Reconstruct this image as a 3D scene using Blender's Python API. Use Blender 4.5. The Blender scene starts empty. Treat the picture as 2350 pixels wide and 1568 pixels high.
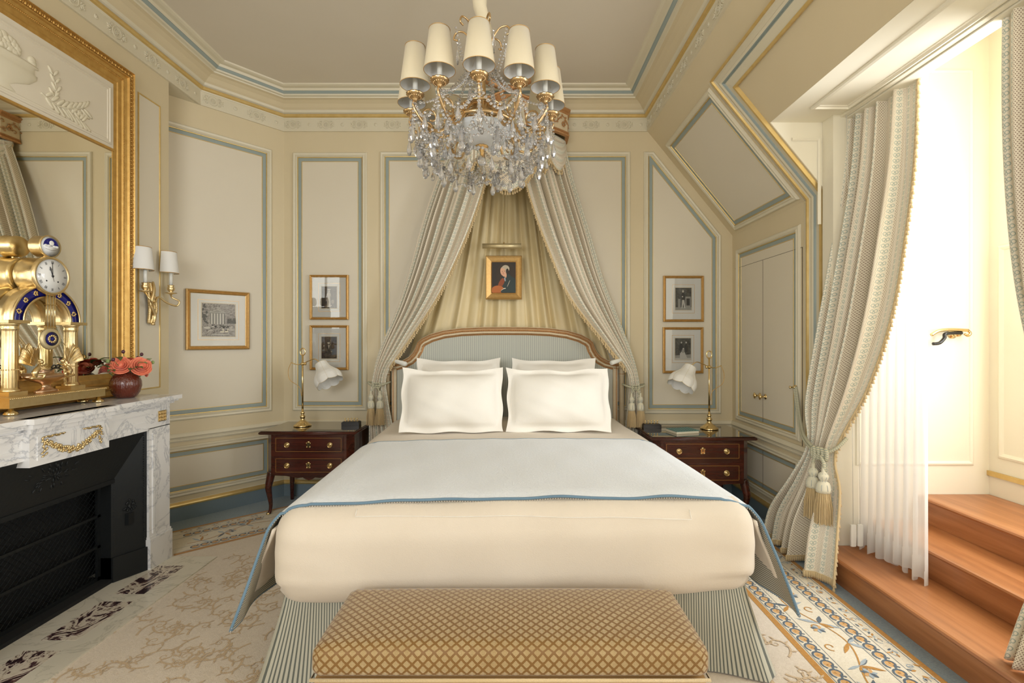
import bpy, math, random
from mathutils import Vector, Matrix
PI = math.pi
sc = bpy.context.scene
C = sc.collection
random.seed(7)
V = Vector
# ------------------------------------------------------------ camera
cam_d = bpy.data.cameras.new('camera'); cam = bpy.data.objects.new('camera', cam_d); C.objects.link(cam)
cam.location = (0, 0, 1.45); cam.rotation_euler = (PI/2, 0, 0)
cam_d.sensor_width = 36; cam_d.lens = 17; cam_d.clip_start = 0.02
cam_d.shift_x = -7/2350; cam_d.shift_y = -4/2350
sc.camera = cam
# ------------------------------------------------------------ world, light, exposure
sc.view_settings.view_transform = 'Standard'; sc.view_settings.look = 'None'
sc.view_settings.gamma = 1; sc.view_settings.use_curve_mapping = False
sc.view_settings.exposure = 0.30
w = bpy.data.worlds.new('sky'); sc.world = w; w.use_nodes = True
w.node_tree.nodes['Background'].inputs[0].default_value = (0.80, 0.90, 1.0, 1)
w.node_tree.nodes['Background'].inputs[1].default_value = 1.5
def area(name, loc, d, sx, sy, power, color):
    l = bpy.data.lights.new(name, 'AREA'); l.shape = 'RECTANGLE'; l.size = sx; l.size_y = sy
    l.energy = power; l.color = color
    o = bpy.data.objects.new(name, l); C.objects.link(o); o.location = loc
    o.rotation_euler = V(d).to_track_quat('-Z', 'Y').to_euler()
area('dormer_daylight', (3.02, 1.70, 1.9), (-1, 0.0, -0.05), 1.2, 2.1, 84, (0.97, 0.985, 1.0))
area('rear_fill', (-1.0, -1.72, 2.30), (0.35, 1, 0.22), 2.5, 1.25, 72, (1.0, 0.985, 0.955))  # added fill from behind the camera, aimed to lift right wall and ceiling
area('street_side_daylight', (2.10, -0.75, 1.5), (-1, 0.25, 0), 1.2, 1.7, 54, (1.0, 0.99, 0.97))
sc.cycles.max_bounces = 10; sc.cycles.diffuse_bounces = 5; sc.cycles.glossy_bounces = 5
sc.cycles.transmission_bounces = 8; sc.cycles.transparent_max_bounces = 12
sc.cycles.caustics_reflective = False; sc.cycles.caustics_refractive = False
sc.cycles.sample_clamp_indirect = 8
# ------------------------------------------------------------ materials
def hexc(s):
    s = s.lstrip('#'); r = [int(s[i:i+2], 16)/255 for i in (0, 2, 4)]
    return tuple((c/12.92 if c <= .04045 else ((c+.055)/1.055)**2.4) for c in r) + (1,)
class NT:
    def __init__(s, name):
        s.m = bpy.data.materials.new(name); s.m.use_nodes = True; s.t = s.m.node_tree; s.n = s.t.nodes
        s.b = s.n['Principled BSDF']
    def link(s, a, b): s.t.links.new(a, b)
    def put(s, sock, v):
        if isinstance(v, (int, float)): sock.default_value = v
        elif isinstance(v, (tuple, list)): sock.default_value = v
        else: s.link(v, sock)
    def mt(s, op, a, b=None, c=None):
        n = s.n.new('ShaderNodeMath'); n.operation = op; s.put(n.inputs[0], a)
        if b is not None: s.put(n.inputs[1], b)
        if c is not None: s.put(n.inputs[2], c)
        return n.outputs[0]
    def mix(s, f, a, b):
        n = s.n.new('ShaderNodeMix'); n.data_type = 'RGBA'; s.put(n.inputs[0], f)
        s.put(n.inputs[6], hexc(a) if isinstance(a, str) else a); s.put(n.inputs[7], hexc(b) if isinstance(b, str) else b)
        return n.outputs[2]
    def co(s, kind='Object', scale=None, rot=None):
        o = s.n.new('ShaderNodeTexCoord').outputs[kind]
        if scale is not None or rot is not None:
            mp = s.n.new('ShaderNodeMapping'); s.link(o, mp.inputs[0])
            if scale is not None: mp.inputs['Scale'].default_value = scale
            if rot is not None: mp.inputs['Rotation'].default_value = rot
            o = mp.outputs[0]
        return o
    def xyz(s, v):
        n = s.n.new('ShaderNodeSeparateXYZ'); s.link(v, n.inputs[0]); return n.outputs[0], n.outputs[1], n.outputs[2]
    def noise(s, vec, scale, detail=3, rough=.5, dist=0):
        n = s.n.new('ShaderNodeTexNoise'); s.link(vec, n.inputs['Vector']); n.inputs['Scale'].default_value = scale
        n.inputs['Detail'].default_value = detail; n.inputs['Roughness'].default_value = rough; n.inputs['Distortion'].default_value = dist
        return n.outputs['Fac']
    def ramp(s, f, stops):
        n = s.n.new('ShaderNodeValToRGB'); s.link(f, n.inputs[0]); e = n.color_ramp.elements
        while len(e) < len(stops): e.new(0.5)
        for i, (p, c) in enumerate(stops): e[i].position = p; e[i].color = hexc(c) if isinstance(c, str) else c
        return n.outputs[0]
    def bump(s, h, strength=.3, dist=.01):
        n = s.n.new('ShaderNodeBump'); n.inputs['Strength'].default_value = strength; n.inputs['Distance'].default_value = dist
        s.link(h, n.inputs['Height']); s.link(n.outputs[0], s.b.inputs['Normal'])
    def fin(s, color=None, rough=.5, metal=0, **k):
        if color is not None: s.put(s.b.inputs['Base Color'], hexc(color) if isinstance(color, str) else color)
        s.put(s.b.inputs['Roughness'], rough); s.put(s.b.inputs['Metallic'], metal)
        for a, v in k.items(): s.put(s.b.inputs[a.replace('_', ' ')], v)
        return s.m
def paint(name, c1, c2=None, rough=.55, sc_=3, bs=0.05):
    n = NT(name); co = n.co(); f = n.noise(co, sc_, 4)
    n.bump(n.noise(co, 160, 2), bs, .002)
    return n.fin(n.mix(f, c1, c2 or c1), rough)
def metal(name, c1, c2, rough=.3, scale=25, bs=.15, me=1.0):
    n = NT(name); co = n.co(); f = n.noise(co, scale, 4)
    n.bump(n.noise(co, scale*4, 3), bs, .003)
    return n.fin(n.mix(f, c1, c2), rough, me)
M = {}
M['wall'] = paint('painted_wall', '#d8caaa', '#d2c4a2')
M['field'] = paint('panel_field', '#ddd5c2', '#d9d0bc')
M['mould'] = paint('cream_moulding', '#dbd4bd', '#d6ceb6', .4)
M['blue'] = paint('blue_band', '#9aa6a2', '#939f9b')
M['bluebase'] = paint('blue_skirting', '#788890', '#6f7f87')
M['ceil'] = paint('ceiling_paint', '#d9d0bf', '#d4cbb9', .7)
M['white'] = paint('white_alcove_paint', '#ebe5d2', '#e6dfca', .4)
M['goldp'] = metal('gilt_line', '#e3ca8c', '#cdac66', .40, 20, .1, .55)
M['gold'] = metal('gilded_wood', '#e0ba70', '#bd9048', .42, 30, .3, .75)
M['brass'] = metal('polished_brass', '#ecd6a4', '#dcbf84', .17, 8, .03)
M['ormolu'] = metal('ormolu', '#ecd9ae', '#d9bd82', .32, 40, .12)
M['rosegold'] = metal('rose_bronze', '#dcc0a4', '#c49c7c', .28, 30, .1)
M['lampgold'] = metal('chandelier_gilt', '#e2c89c', '#c6a474', .30, 50, .1)
M['oldgold'] = metal('frame_gold', '#dcb878', '#c0965a', .42, 60, .25, .7)
M['silver'] = metal('pale_brass', '#dacba2', '#c9b88c', .42, me=.6)
M['hbgold'] = metal('headboard_gilt', '#cfa070', '#ab7a48', .5, 70, .4, .5)
M['hbcream'] = paint('headboard_cream', '#dfd0b2', '#cdb893', .45, 20)
M['black'] = paint('black_lacquer', '#16130f', '#1d1915', .3)
n = NT('cast_iron'); co = n.co(); n.bump(n.noise(co, 60, 4), .3, .003); M['iron'] = n.fin('#1b1e1f', .5, .3)
M['wire'] = metal('fire_screen_wire', '#3d4346', '#2c3133', .4)
M['dark'] = paint('fire_back', '#0d0e0f', '#131313', .9)
def marble(name, base, vein, scale, th):
    n = NT(name); co = n.co()
    a = n.noise(co, scale, 8, .62, 1.6); r = n.mt('ABSOLUTE', n.mt('SUBTRACT', a, .5))
    c = n.ramp(r, [(0, vein), (th, base)]); b = n.noise(co, scale*.45, 4)
    return n.fin(n.mix(n.mt('MULTIPLY', n.mt('SMOOTH_MAX', n.mt('SUBTRACT', b, .45), 0, .05), 1.2), c, vein), .18)
M['marble'] = marble('white_marble', '#e6e5e3', '#bcbdc0', 4, .028)
M['marble_h'] = marble('hearth_marble', '#d8d2c2', '#bdb8a8', 3, .02)
n = NT('breccia_marble'); co = n.co('Object', (1, .55, 1), (0, 0, .5))
a = n.noise(co, 8, 10, .68, 2.2)
M['breccia'] = n.fin(n.ramp(a, [(.0, '#2a1c20'), (.43, '#35262a'), (.46, '#6e4f4c'), (.49, '#d6cdbe'), (.565, '#cbbfac'), (.60, '#4c3237'), (1, '#2a1c20')]), .15)
def carpet(name, c1, c2, s=260):
    n = NT(name); co = n.co(); f = n.noise(co, 90, 4, .7); n.bump(n.noise(co, s, 2), .6, .004)
    return n.fin(n.mix(n.ramp(f, [(.35, '#000000'), (.65, '#ffffff')]), c1, c2), .95, 0, Sheen_Weight=.2)
M['carpet'] = carpet('blue_carpet', '#7b8f9c', '#91a1a8')
M['rug'] = carpet('rug_cream', '#d9ccba', '#cfc1ad')
M['rugb'] = carpet('rug_border_cream', '#ddd4bf', '#d3c8b1')
M['rugtan'] = carpet('rug_tan', '#cab290', '#c1a783')
M['ruggold'] = carpet('rug_gold', '#bb8530', '#a97526')
M['rugblue'] = carpet('rug_slate', '#56646f', '#48545e')
M['ruglb'] = carpet('rug_pale_blue', '#a3adb2', '#97a3a9')
M['rugor'] = carpet('rug_apricot', '#cfa36a', '#c39457')
def wood(name, c1, c2, c3, axis, sc_, rough, coat=.3):
    n = NT(name); s = [22, 22, 22]; s[axis] = 1.6
    co = n.co('Object', tuple(x*sc_ for x in s)); a = n.noise(co, 1, 6, .6, .6); b = n.noise(co, 4, 3)
    c = n.ramp(n.mt('ADD', n.mt('MULTIPLY', a, .8), n.mt('MULTIPLY', b, .2)), [(.3, c1), (.5, c2), (.7, c3)])
    n.bump(a, .05, .002)
    return n.fin(c, rough, 0, Coat_Weight=coat, Coat_Roughness=.12)
M['mahog'] = wood('mahogany', '#2e120b', '#43190f', '#5a2416', 0, 1, .25, .5)
M['oak'] = wood('oak_step', '#8e5831', '#a56b3f', '#b67c4e', 1, .8, .38, .15)
M['bench_wood'] = wood('bench_wood', '#a98247', '#b8905a', '#c7a06a', 0, 1, .4)
M['inlay'] = paint('boxwood_inlay', '#b98a3a', '#a87a30', .4)
n = NT('table_glass'); M['tglass'] = n.fin('#2a1d15', .04, 0, Coat_Weight=1.0)
n = NT('mirror_glass'); M['mirror'] = n.fin('#f2efe4', .015, 1)
n = NT('crystal'); M['crystal'] = n.fin('#ffffff', .0, 0, IOR=1.65, Transmission_Weight=.80, Coat_Weight=1.0)
n = NT('frosted_glass'); M['frost'] = n.fin('#f2f5f5', .3, 0, Transmission_Weight=.25, IOR=1.3)
n = NT('picture_glass')
tr = n.n.new('ShaderNodeBsdfTransparent'); gl = n.n.new('ShaderNodeBsdfGlossy'); gl.inputs['Roughness'].default_value = .01
mx = n.n.new('ShaderNodeMixShader'); fr = n.n.new('ShaderNodeFresnel'); fr.inputs[0].default_value = 1.5
n.link(fr.outputs[0], mx.inputs[0]); n.link(tr.outputs[0], mx.inputs[1]); n.link(gl.outputs[0], mx.inputs[2])
n.link(mx.outputs[0], n.n['Material Output'].inputs[0]); M['pglass'] = n.m
M['pglass_matt'] = n.m.copy(); M['pglass_matt'].name = 'museum_glass'
for q in M['pglass_matt'].node_tree.nodes:
    if q.type == 'FRESNEL': q.inputs[0].default_value = 1.1
def cloth(name, c1, c2, s=300, rough=.85, bs=.25, sheen=.2, w=8):
    n = NT(name); co = n.co(); n.bump(n.mt('ADD', n.noise(co, s, 2), n.mt('MULTIPLY', n.noise(co, w, 3), 1.5)), bs, .004)
    return n.fin(n.mix(n.noise(co, 5, 3), c1, c2), rough, 0, Sheen_Weight=sheen)
M['linen'] = cloth('white_bed_linen', '#dcd1c0', '#d6cab7')
M['pillow'] = cloth('pillow_linen', '#f1eee6', '#eeeae0')
M['silk'] = cloth('cream_silk', '#e3d3ab', '#dac796', 200, .45, .15, .1)
M['shade'] = cloth('shade_silk', '#e9dec2', '#e4d8b8', 400, .8, .1)
M['shadew'] = cloth('white_shade_silk', '#f3f2ee', '#efeee8', 400, .7, .1)
M['tassel'] = cloth('tassel_thread', '#d6bf93', '#c6ab78', 500, .8, .5)
M['fringe'] = cloth('fringe_thread', '#d9c49c', '#c9ae7c', 300, .8, .5)
M['tasselhead'] = cloth('tassel_head', '#dcd6bf', '#ccc8b0', 20, .8, .3)
M['candle'] = paint('candle_tube', '#e6e6de', '#e0e0d8', .4)
for nm in ('shade', 'shadew'):
    b = M[nm].node_tree.nodes['Principled BSDF']; b.inputs['Transmission Weight'].default_value = .12; b.inputs['Roughness'].default_value = .9
n = NT('fleece'); co = n.co(); f = n.noise(co, 70, 5, .7, 1.2); n.bump(f, .55, .012)
M['fleece'] = n.fin(n.mix(f, '#e2e9ee', '#eff3f6'), .95, 0, Sheen_Weight=.5)
def stripe(name, axis, per, duty, c1, c2, uv=True):
    n = NT(name); co = n.co('UV' if uv else 'Object'); x = n.xyz(co)[axis]
    f = n.mt('LESS_THAN', n.mt('FRACT', n.mt('DIVIDE', x, per)), duty)
    n.bump(n.noise(co, 300, 2), .1, .002)
    return n.fin(n.mix(f, c1, c2), .85)
M['ticking'] = stripe('ticking_stripe', 0, .0115, .40, '#b9b7a6', '#62665f')
M['lining'] = stripe('lining_stripe', 0, .0115, .45, '#cbc6b4', '#66665e')
M['hbstripe'] = stripe('headboard_stripe', 0, .0175, .16, '#c3c5ba', '#8d9291')
M['piping'] = cloth('blue_piping', '#6f8ca0', '#5d7a8e')
M['cord'] = stripe('rope', 1, .012, .4, '#c9c2a4', '#98a093', True)
# printed curtain fabric (UV in metres of cloth)
n = NT('printed_curtain'); co = n.co('UV'); u, v, _ = n.xyz(co)
P = .112; cu = n.mt('MULTIPLY', n.mt('FRACT', n.mt('DIVIDE', u, P)), P)
row = n.mt('FLOOR', n.mt('DIVIDE', v, .0082)); off = n.mt('MULTIPLY', n.mt('MODULO', row, 2), .5)
du = n.mt('SUBTRACT', n.mt('FRACT', n.mt('ADD', n.mt('DIVIDE', u, .0108), off)), .5)
dv = n.mt('SUBTRACT', n.mt('FRACT', n.mt('DIVIDE', v, .0082)), .5)
dot = n.mt('LESS_THAN', n.mt('ADD', n.mt('ABSOLUTE', n.mt('MULTIPLY', du, 1.2)), n.mt('ABSOLUTE', dv)), .40)
zone = n.mt('GREATER_THAN', cu, .050)
dot = n.mt('MULTIPLY', dot, zone)
lu = n.mt('DIVIDE', n.mt('SUBTRACT', cu, .024), .020); lv = n.mt('MULTIPLY', n.mt('SUBTRACT', n.mt('FRACT', n.mt('DIVIDE', v, .034)), .5), 1.7)
def ell(cx, cy, rx, ry, th):
    a = n.mt('DIVIDE', n.mt('SUBTRACT', n.mt('ABSOLUTE', lu), cx), rx); b_ = n.mt('DIVIDE', n.mt('SUBTRACT', lv, cy), ry)
    d = n.mt('SQRT', n.mt('ADD', n.mt('MULTIPLY', a, a), n.mt('MULTIPLY', b_, b_)))
    return n.mt('LESS_THAN', n.mt('ABSOLUTE', n.mt('SUBTRACT', d, 1)), th)
leaf = n.mt('MAXIMUM', ell(.5, .0, .42, .42, .22), ell(0, .45, .3, .3, .3))
leaf = n.mt('MULTIPLY', leaf, n.mt('SUBTRACT', 1, zone))
bandw = n.mt('MULTIPLY', n.mt('SUBTRACT', 1, zone), .25)
c = n.mix(bandw, '#ece3cf', '#dddfd2'); c = n.mix(n.mt('MULTIPLY', dot, .9), c, '#937a66'); c = n.mix(n.mt('MULTIPLY', leaf, .8), c, '#96a89f')
n.bump(n.noise(co, 500, 2), .1, .002)
M['print'] = n.fin(c, .55, 0, Sheen_Weight=.2)
# bench velvet: UV in metres
n = NT('cut_velvet'); co = n.co('UV'); u, v, _ = n.xyz(co); s = 1/.034
p = n.mt('MULTIPLY', n.mt('ADD', u, v), s); q = n.mt('MULTIPLY', n.mt('SUBTRACT', u, v), s)
pa = n.mt('ABSOLUTE', n.mt('SUBTRACT', n.mt('FRACT', p), .5)); qa = n.mt('ABSOLUTE', n.mt('SUBTRACT', n.mt('FRACT', q), .5))
mxx = n.mt('MAXIMUM', pa, qa); wob = n.mt('MULTIPLY', n.noise(co, 160, 2), .12)
inside = n.mt('LESS_THAN', n.mt('ADD', mxx, wob), .41); r = n.mt('SQRT', n.mt('ADD', n.mt('MULTIPLY', pa, pa), n.mt('MULTIPLY', qa, qa)))
rings = n.mt('ADD', n.mt('MULTIPLY', n.mt('SINE', n.mt('MULTIPLY', r, 42)), .5), .5)
micro = n.mt('MULTIPLY', n.mt('ADD', n.mt('MULTIPLY', rings, .7), n.mt('MULTIPLY', n.noise(co, 400, 2), .5)), inside)
patch = n.noise(co, 9, 3)
c = n.mix(n.mt('MULTIPLY', inside, n.mt('ADD', .30, n.mt('MULTIPLY', micro, .65))), '#7b5826', n.mix(patch, '#ab8f5a', '#cfba8c'))
n.bump(n.mt('MULTIPLY', inside, n.mt('ADD', .5, micro)), .5, .004)
M['velvet'] = n.fin(c, .6, 0, Sheen_Weight=.35, Sheen_Roughness=.4)
n = NT('sheer_voile'); tl = n.n.new('ShaderNodeBsdfTranslucent'); tl.inputs[0].default_value = (.92, .91, .88, 1)
df = n.n.new('ShaderNodeBsdfDiffuse'); df.inputs[0].default_value = (.86, .84, .80, 1); tr = n.n.new('ShaderNodeBsdfTransparent')
m1 = n.n.new('ShaderNodeMixShader'); m1.inputs[0].default_value = .5; n.link(tl.outputs[0], m1.inputs[1]); n.link(df.outputs[0], m1.inputs[2])
m2 = n.n.new('ShaderNodeMixShader'); m2.inputs[0].default_value = .22; n.link(m1.outputs[0], m2.inputs[1]); n.link(tr.outputs[0], m2.inputs[2])
n.link(m2.outputs[0], n.n['Material Output'].inputs[0]); M['voile'] = n.m
n = NT('vase_glass'); co = n.co('Object', (60, 60, 3)); n.bump(n.noise(co, 2.5, 3), .7, .01); M['vase'] = n.fin('#5e2413', .22, 0, Coat_Weight=.6)
M['rose'] = cloth('rose_petal', '#e2704f', '#ee9070', 40, .6, .1)
M['rose2'] = cloth('rose_petal_deep', '#d4563a', '#e5805a', 40, .6, .1)
M['leaf'] = paint('leaf_green', '#4d6b3c', '#6d8850', .5, 20)
M['leafl'] = paint('bud_green', '#8fa562', '#a4b678', .5, 20)
M['berry'] = paint('berry', '#4a2630', '#5d3038', .4, 20)
M['enamel'] = paint('blue_enamel', '#1d1f78', '#181a66', .12)
M['dial'] = paint('dial_enamel', '#edeeec', '#e8e9e6', .12)
M['ink'] = paint('ink', '#22242a', '#1b1d22', .4)
M['teal'] = paint('teal_paper', '#3c7d78', '#347069', .6)
M['paper'] = paint('paper', '#e5dfcb', '#dfd8c2', .7)
M['mat'] = paint('picture_mount', '#e6e3d9', '#e2dfd3', .8)
M['mat2'] = paint('picture_mount_cream', '#d9cfb6', '#d3c8ac', .8)
for k, c in dict(sepia1='#2c241c', sepia2='#55483a', sepia3='#8a7c68', sepia4='#b9ae98', grey1='#3b3a36', grey2='#66645d', grey3='#9c998e', grey4='#c6c2b6', skin='#d9a888', hairw='#b7ac96', bottle='#263534', rust='#8d4622', umber='#33271a', lips='#a8503f', orange='#b5662c').items():
    M[k] = paint('print_'+k, c, c, .6)
# etching for the landscape print
n = NT('etching'); co = n.co('Object', (1, 1, 1)); f = n.noise(co, 45, 8, .8, 2.5); M['etch'] = n.fin(n.ramp(f, [(.36, '#4d4842'), (.52, '#a8a298'), (.62, '#cfcac0')]), .7)
n = NT('photo_brown'); co = n.co('Object'); f = n.noise(co, 40, 6, .7); M['photob'] = n.fin(n.ramp(f, [(.35, '#2b2219'), (.65, '#5a4835')]), .6)
n = NT('photo_grey'); co = n.co('Object'); f = n.noise(co, 40, 6, .7); M['photog'] = n.fin(n.ramp(f, [(.35, '#35342f'), (.65, '#66645a')]), .6)
# ------------------------------------------------------------ mesh helpers
LOC = {}
class MB:
    def __init__(s): s.v = []; s.f = []; s.m = []; s.uv = []; s.sm = []
    def add(s, vs, fs, m=0, uvs=None, smooth=True, T=None):
        b = len(s.v); s.v += [tuple(T @ V(p)) if T else tuple(p) for p in vs]
        for i, f in enumerate(fs):
            s.f.append([b+k for k in f]); s.m.append(m); s.sm.append(smooth); s.uv.append([uvs[k] for k in f] if uvs else None)
        return s
    def face(s, pts, m=0): return s.add(pts, [list(range(len(pts)))], m, None, False)
    def box(s, c, d, m=0, T=None, taper=1):
        x, y, z = [k/2 for k in d]; t = taper
        vs = [(c[0]+i*x*(t if k < 0 else 1), c[1]+j*y*(t if k < 0 else 1), c[2]+k*z) for k in (-1, 1) for j in (-1, 1) for i in (-1, 1)]
        return s.add(vs, [(0, 2, 3, 1), (4, 5, 7, 6), (0, 1, 5, 4), (2, 6, 7, 3), (0, 4, 6, 2), (1, 3, 7, 5)], m, None, False, T)
    def b2(s, a, b, m=0, T=None): return s.box([(a[i]+b[i])/2 for i in range(3)], [abs(b[i]-a[i]) for i in range(3)], m, T)
    def slab(s, pts, off, m=0):
        n = len(pts); o = V(off); q = [tuple(V(p)+o) for p in pts]
        fs = [list(range(n)), list(range(2*n-1, n-1, -1))]+[[i, i+n, (i+1) % n+n, (i+1) % n] for i in range(n)]
        return s.add(list(pts)+q, fs, m, None, False)
    def tube(s, pts, r, seg=8, m=0, cap=True, T=None, closed=False, uvl=False):
        pts = [V(p) for p in pts]; n = len(pts); vs = []; fs = []; uvs = []
        prev = None; L = 0
        for i, p in enumerate(pts):
            a = pts[(i+1) % n] if (closed or i < n-1) else p; b = pts[i-1] if (closed or i > 0) else p
            t = (a-b).normalized() if (a-b).length > 1e-9 else V((0, 0, 1))
            if prev is None:
                h = V((0, 0, 1)) if abs(t.z) < .9 else V((1, 0, 0)); x = t.cross(h).normalized()
            else: x = (prev - t*prev.dot(t)).normalized() if (prev - t*prev.dot(t)).length > 1e-6 else prev
            prev = x; y = t.cross(x); rr = r[i] if isinstance(r, (list, tuple)) else r
            if i: L += (p-pts[i-1]).length
            for k in range(seg):
                an = 2*PI*k/seg; vs.append(p + x*math.cos(an)*rr + y*math.sin(an)*rr); uvs.append((k/seg*.02, L+k/seg*.012))
        rng = n if closed else n-1
        for i in range(rng):
            for k in range(seg):
                k2 = (k+1) % seg; j = (i+1) % n; fs.append([i*seg+k, i*seg+k2, j*seg+k2, j*seg+k])
        if cap and not closed: fs += [list(range(seg))[::-1], [(n-1)*seg+k for k in range(seg)]]
        return s.add(vs, fs, m, uvs, True, T)
    def lathe(s, prof, c=(0, 0, 0), seg=24, m=0, T=None, fn=None, smooth=True):
        vs = []; fs = []; n = len(prof)
        for i, (r, z) in enumerate(prof):
            for k in range(seg):
                a = 2*PI*k/seg; rr = fn(r, z, a) if fn else r
                vs.append((c[0]+rr*math.cos(a), c[1]+rr*math.sin(a), c[2]+z))
        for i in range(n-1):
            for k in range(seg):
                k2 = (k+1) % seg; fs.append([i*seg+k, i*seg+k2, (i+1)*seg+k2, (i+1)*seg+k])
        if prof[0][0] > 1e-5: fs.append(list(range(seg))[::-1])
        if prof[-1][0] > 1e-5: fs.append([(n-1)*seg+k for k in range(seg)])
        return s.add(vs, fs, m, None, smooth, T)
    def shell(s, prof, c=(0, 0, 0), seg=24, m=0, T=None, fn=None, th=.002, m2=None):
        k = len(prof); p2 = prof + [(max(r-th, .0005), z) for r, z in prof[::-1]]+[prof[0]]
        vs = []; fs = []; n = len(p2)
        for i, (r, z) in enumerate(p2):
            for q in range(seg):
                a = 2*PI*q/seg; rr = fn(r, z, a) if fn else r
                vs.append((c[0]+rr*math.cos(a), c[1]+rr*math.sin(a), c[2]+z))
        for i in range(n-1):
            for q in range(seg):
                q2 = (q+1) % seg; fs.append([i*seg+q, i*seg+q2, (i+1)*seg+q2, (i+1)*seg+q])
        s.add(vs, fs, m, None, True, T)
        if m2 is not None: s.m[-len(fs)+(k-1)*seg:] = [m2]*(len(fs)-(k-1)*seg)
        return s
    def ball(s, c, r, seg=10, rings=6, m=0, T=None, smooth=True):
        if isinstance(r, (int, float)): r = (r, r, r)
        vs = [(c[0], c[1], c[2]-r[2])]
        for i in range(1, rings):
            p = -PI/2+PI*i/rings
            for k in range(seg):
                a = 2*PI*k/seg; vs.append((c[0]+r[0]*math.cos(p)*math.cos(a), c[1]+r[1]*math.cos(p)*math.sin(a), c[2]+r[2]*math.sin(p)))
        vs.append((c[0], c[1], c[2]+r[2])); fs = []
        for k in range(seg): fs.append([0, 1+(k+1) % seg, 1+k]); fs.append([len(vs)-1, 1+(rings-2)*seg+k, 1+(rings-2)*seg+(k+1) % seg])
        for i in range(rings-2):
            for k in range(seg):
                k2 = (k+1) % seg; b = 1+i*seg; fs.append([b+k, b+k2, b+seg+k2, b+seg+k])
        return s.add(vs, fs, m, None, smooth, T)
    def grid(s, nu, nv, fn, m=0, uvf=None, T=None, flip=False):
        vs = []; uvs = []
        for j in range(nv+1):
            for i in range(nu+1):
                u, v = i/nu, j/nv; vs.append(fn(u, v)); uvs.append(uvf(u, v) if uvf else (u, v))
        fs = []
        for j in range(nv):
            for i in range(nu):
                a = j*(nu+1)+i; q = [a, a+1, a+nu+2, a+nu+1]; fs.append(q[::-1] if flip else q)
        return s.add(vs, fs, m, uvs, True, T)
    def rbox(s, c, d, r, n=8, m=0, fn=None, T=None, uvs=True, nn=None):
        """box with rounded edges; fn(p, nrm) deforms"""
        H = [k/2 for k in d]
        if isinstance(r, (int, float)): r = (r, r, r)
        nx = nn or (n, n, n)
        for ax in range(3):
            for sg in (-1, 1):
                a1, a2 = (ax+1) % 3, (ax+2) % 3
                def f(u, v):
                    p = [0, 0, 0]; p[ax] = sg*H[ax]
                    p[a1] = (u*2-1)*H[a1]; p[a2] = (v*2-1)*H[a2]
                    q = [max(-(H[k]-r[k]), min(H[k]-r[k], p[k])) for k in range(3)]
                    dd = V([(p[k]-q[k])/r[k] for k in range(3)]); dd = dd.normalized() if dd.length > 0 else V((0, 0, 1))
                    P_ = V([q[k]+r[k]*dd[k] for k in range(3)])
                    if fn: P_ = V(fn(P_, dd))
                    return (P_[0]+c[0], P_[1]+c[1], P_[2]+c[2])
                def uvf(u, v):
                    p = [0, 0, 0]; p[ax] = sg*H[ax]; p[a1] = (u*2-1)*H[a1]; p[a2] = (v*2-1)*H[a2]
                    if ax == 2: return (p[0], p[1])
                    if ax == 1: return (p[0], -H[1]+(p[2]-H[2]))
                    return (p[1], H[0]+(p[2]-H[2]))
                s.grid(nx[a1], nx[a2], f, m, uvf, T, flip=(sg < 0))
        return s
    def sweep(s, path, nrm, prof, mats, closed=False, side=1, fill=None, smooth=False):
        """offset profile [(inset, height)] along a planar path"""
        nrm = V(nrm).normalized(); P_ = [V(p) for p in path]; n = len(P_); offs = []
        for i in range(n):
            tin = (P_[i]-P_[i-1]).normalized() if (closed or i > 0) else None
            tout = (P_[(i+1) % n]-P_[i]).normalized() if (closed or i < n-1) else None
            tin = tin or tout; tout = tout or tin
            a = nrm.cross(tin)*side; b = nrm.cross(tout)*side; h = (a+b).normalized(); offs.append(h/max(.2, h.dot(a)))
        vs = [P_[i]+offs[i]*d+nrm*h for (d, h) in prof for i in range(n)]
        rng = n if closed else n-1
        for j in range(len(prof)-1):
            fs = []
            for i in range(rng):
                k = (i+1) % n; fs.append([j*n+i, j*n+k, (j+1)*n+k, (j+1)*n+i])
            if side < 0: fs = [f[::-1] for f in fs]
            s.add([vs[x] for x in range(j*n, (j+2)*n)], [[x-j*n for x in f] for f in fs], mats[j], None, smooth)
        if fill is not None:
            s.add([vs[(len(prof)-1)*n+i] for i in range(n)], [list(range(n))], fill, None, False)
        return s
    def build(s, name, mats, parent=None, world=False, weld=False):
        vs = s.v
        if world and parent is not None:
            inv = LOC[root_of(parent).name].inverted(); vs = [tuple(inv @ V(p)) for p in vs]
        me = bpy.data.meshes.new(name); me.from_pydata([tuple(p) for p in vs], [], s.f)
        for m_ in (mats if isinstance(mats, (list, tuple)) else [mats]): me.materials.append(M[m_])
        me.polygons.foreach_set('material_index', s.m); me.polygons.foreach_set('use_smooth', s.sm)
        if any(u is not None for u in s.uv):
            ul = me.uv_layers.new(name='uv'); k = 0
            for i, f in enumerate(s.f):
                for j in range(len(f)):
                    ul.data[k].uv = s.uv[i][j] if s.uv[i] else (0, 0); k += 1
        me.update()
        if weld:
            import bmesh
            bm = bmesh.new(); bm.from_mesh(me); bmesh.ops.remove_doubles(bm, verts=bm.verts, dist=1e-5)
            bmesh.ops.recalc_face_normals(bm, faces=bm.faces); bm.to_mesh(me); bm.free()
        o = bpy.data.objects.new(name, me); C.objects.link(o)
        if parent is not None: o.parent = parent
        return o
def root_of(o):
    while o.parent is not None: o = o.parent
    return o
def tag(o, label, cat, group=None, kind=None):
    o['label'] = label; o['category'] = cat
    if group: o['group'] = group
    if kind: o['kind'] = kind
    return o
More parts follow.
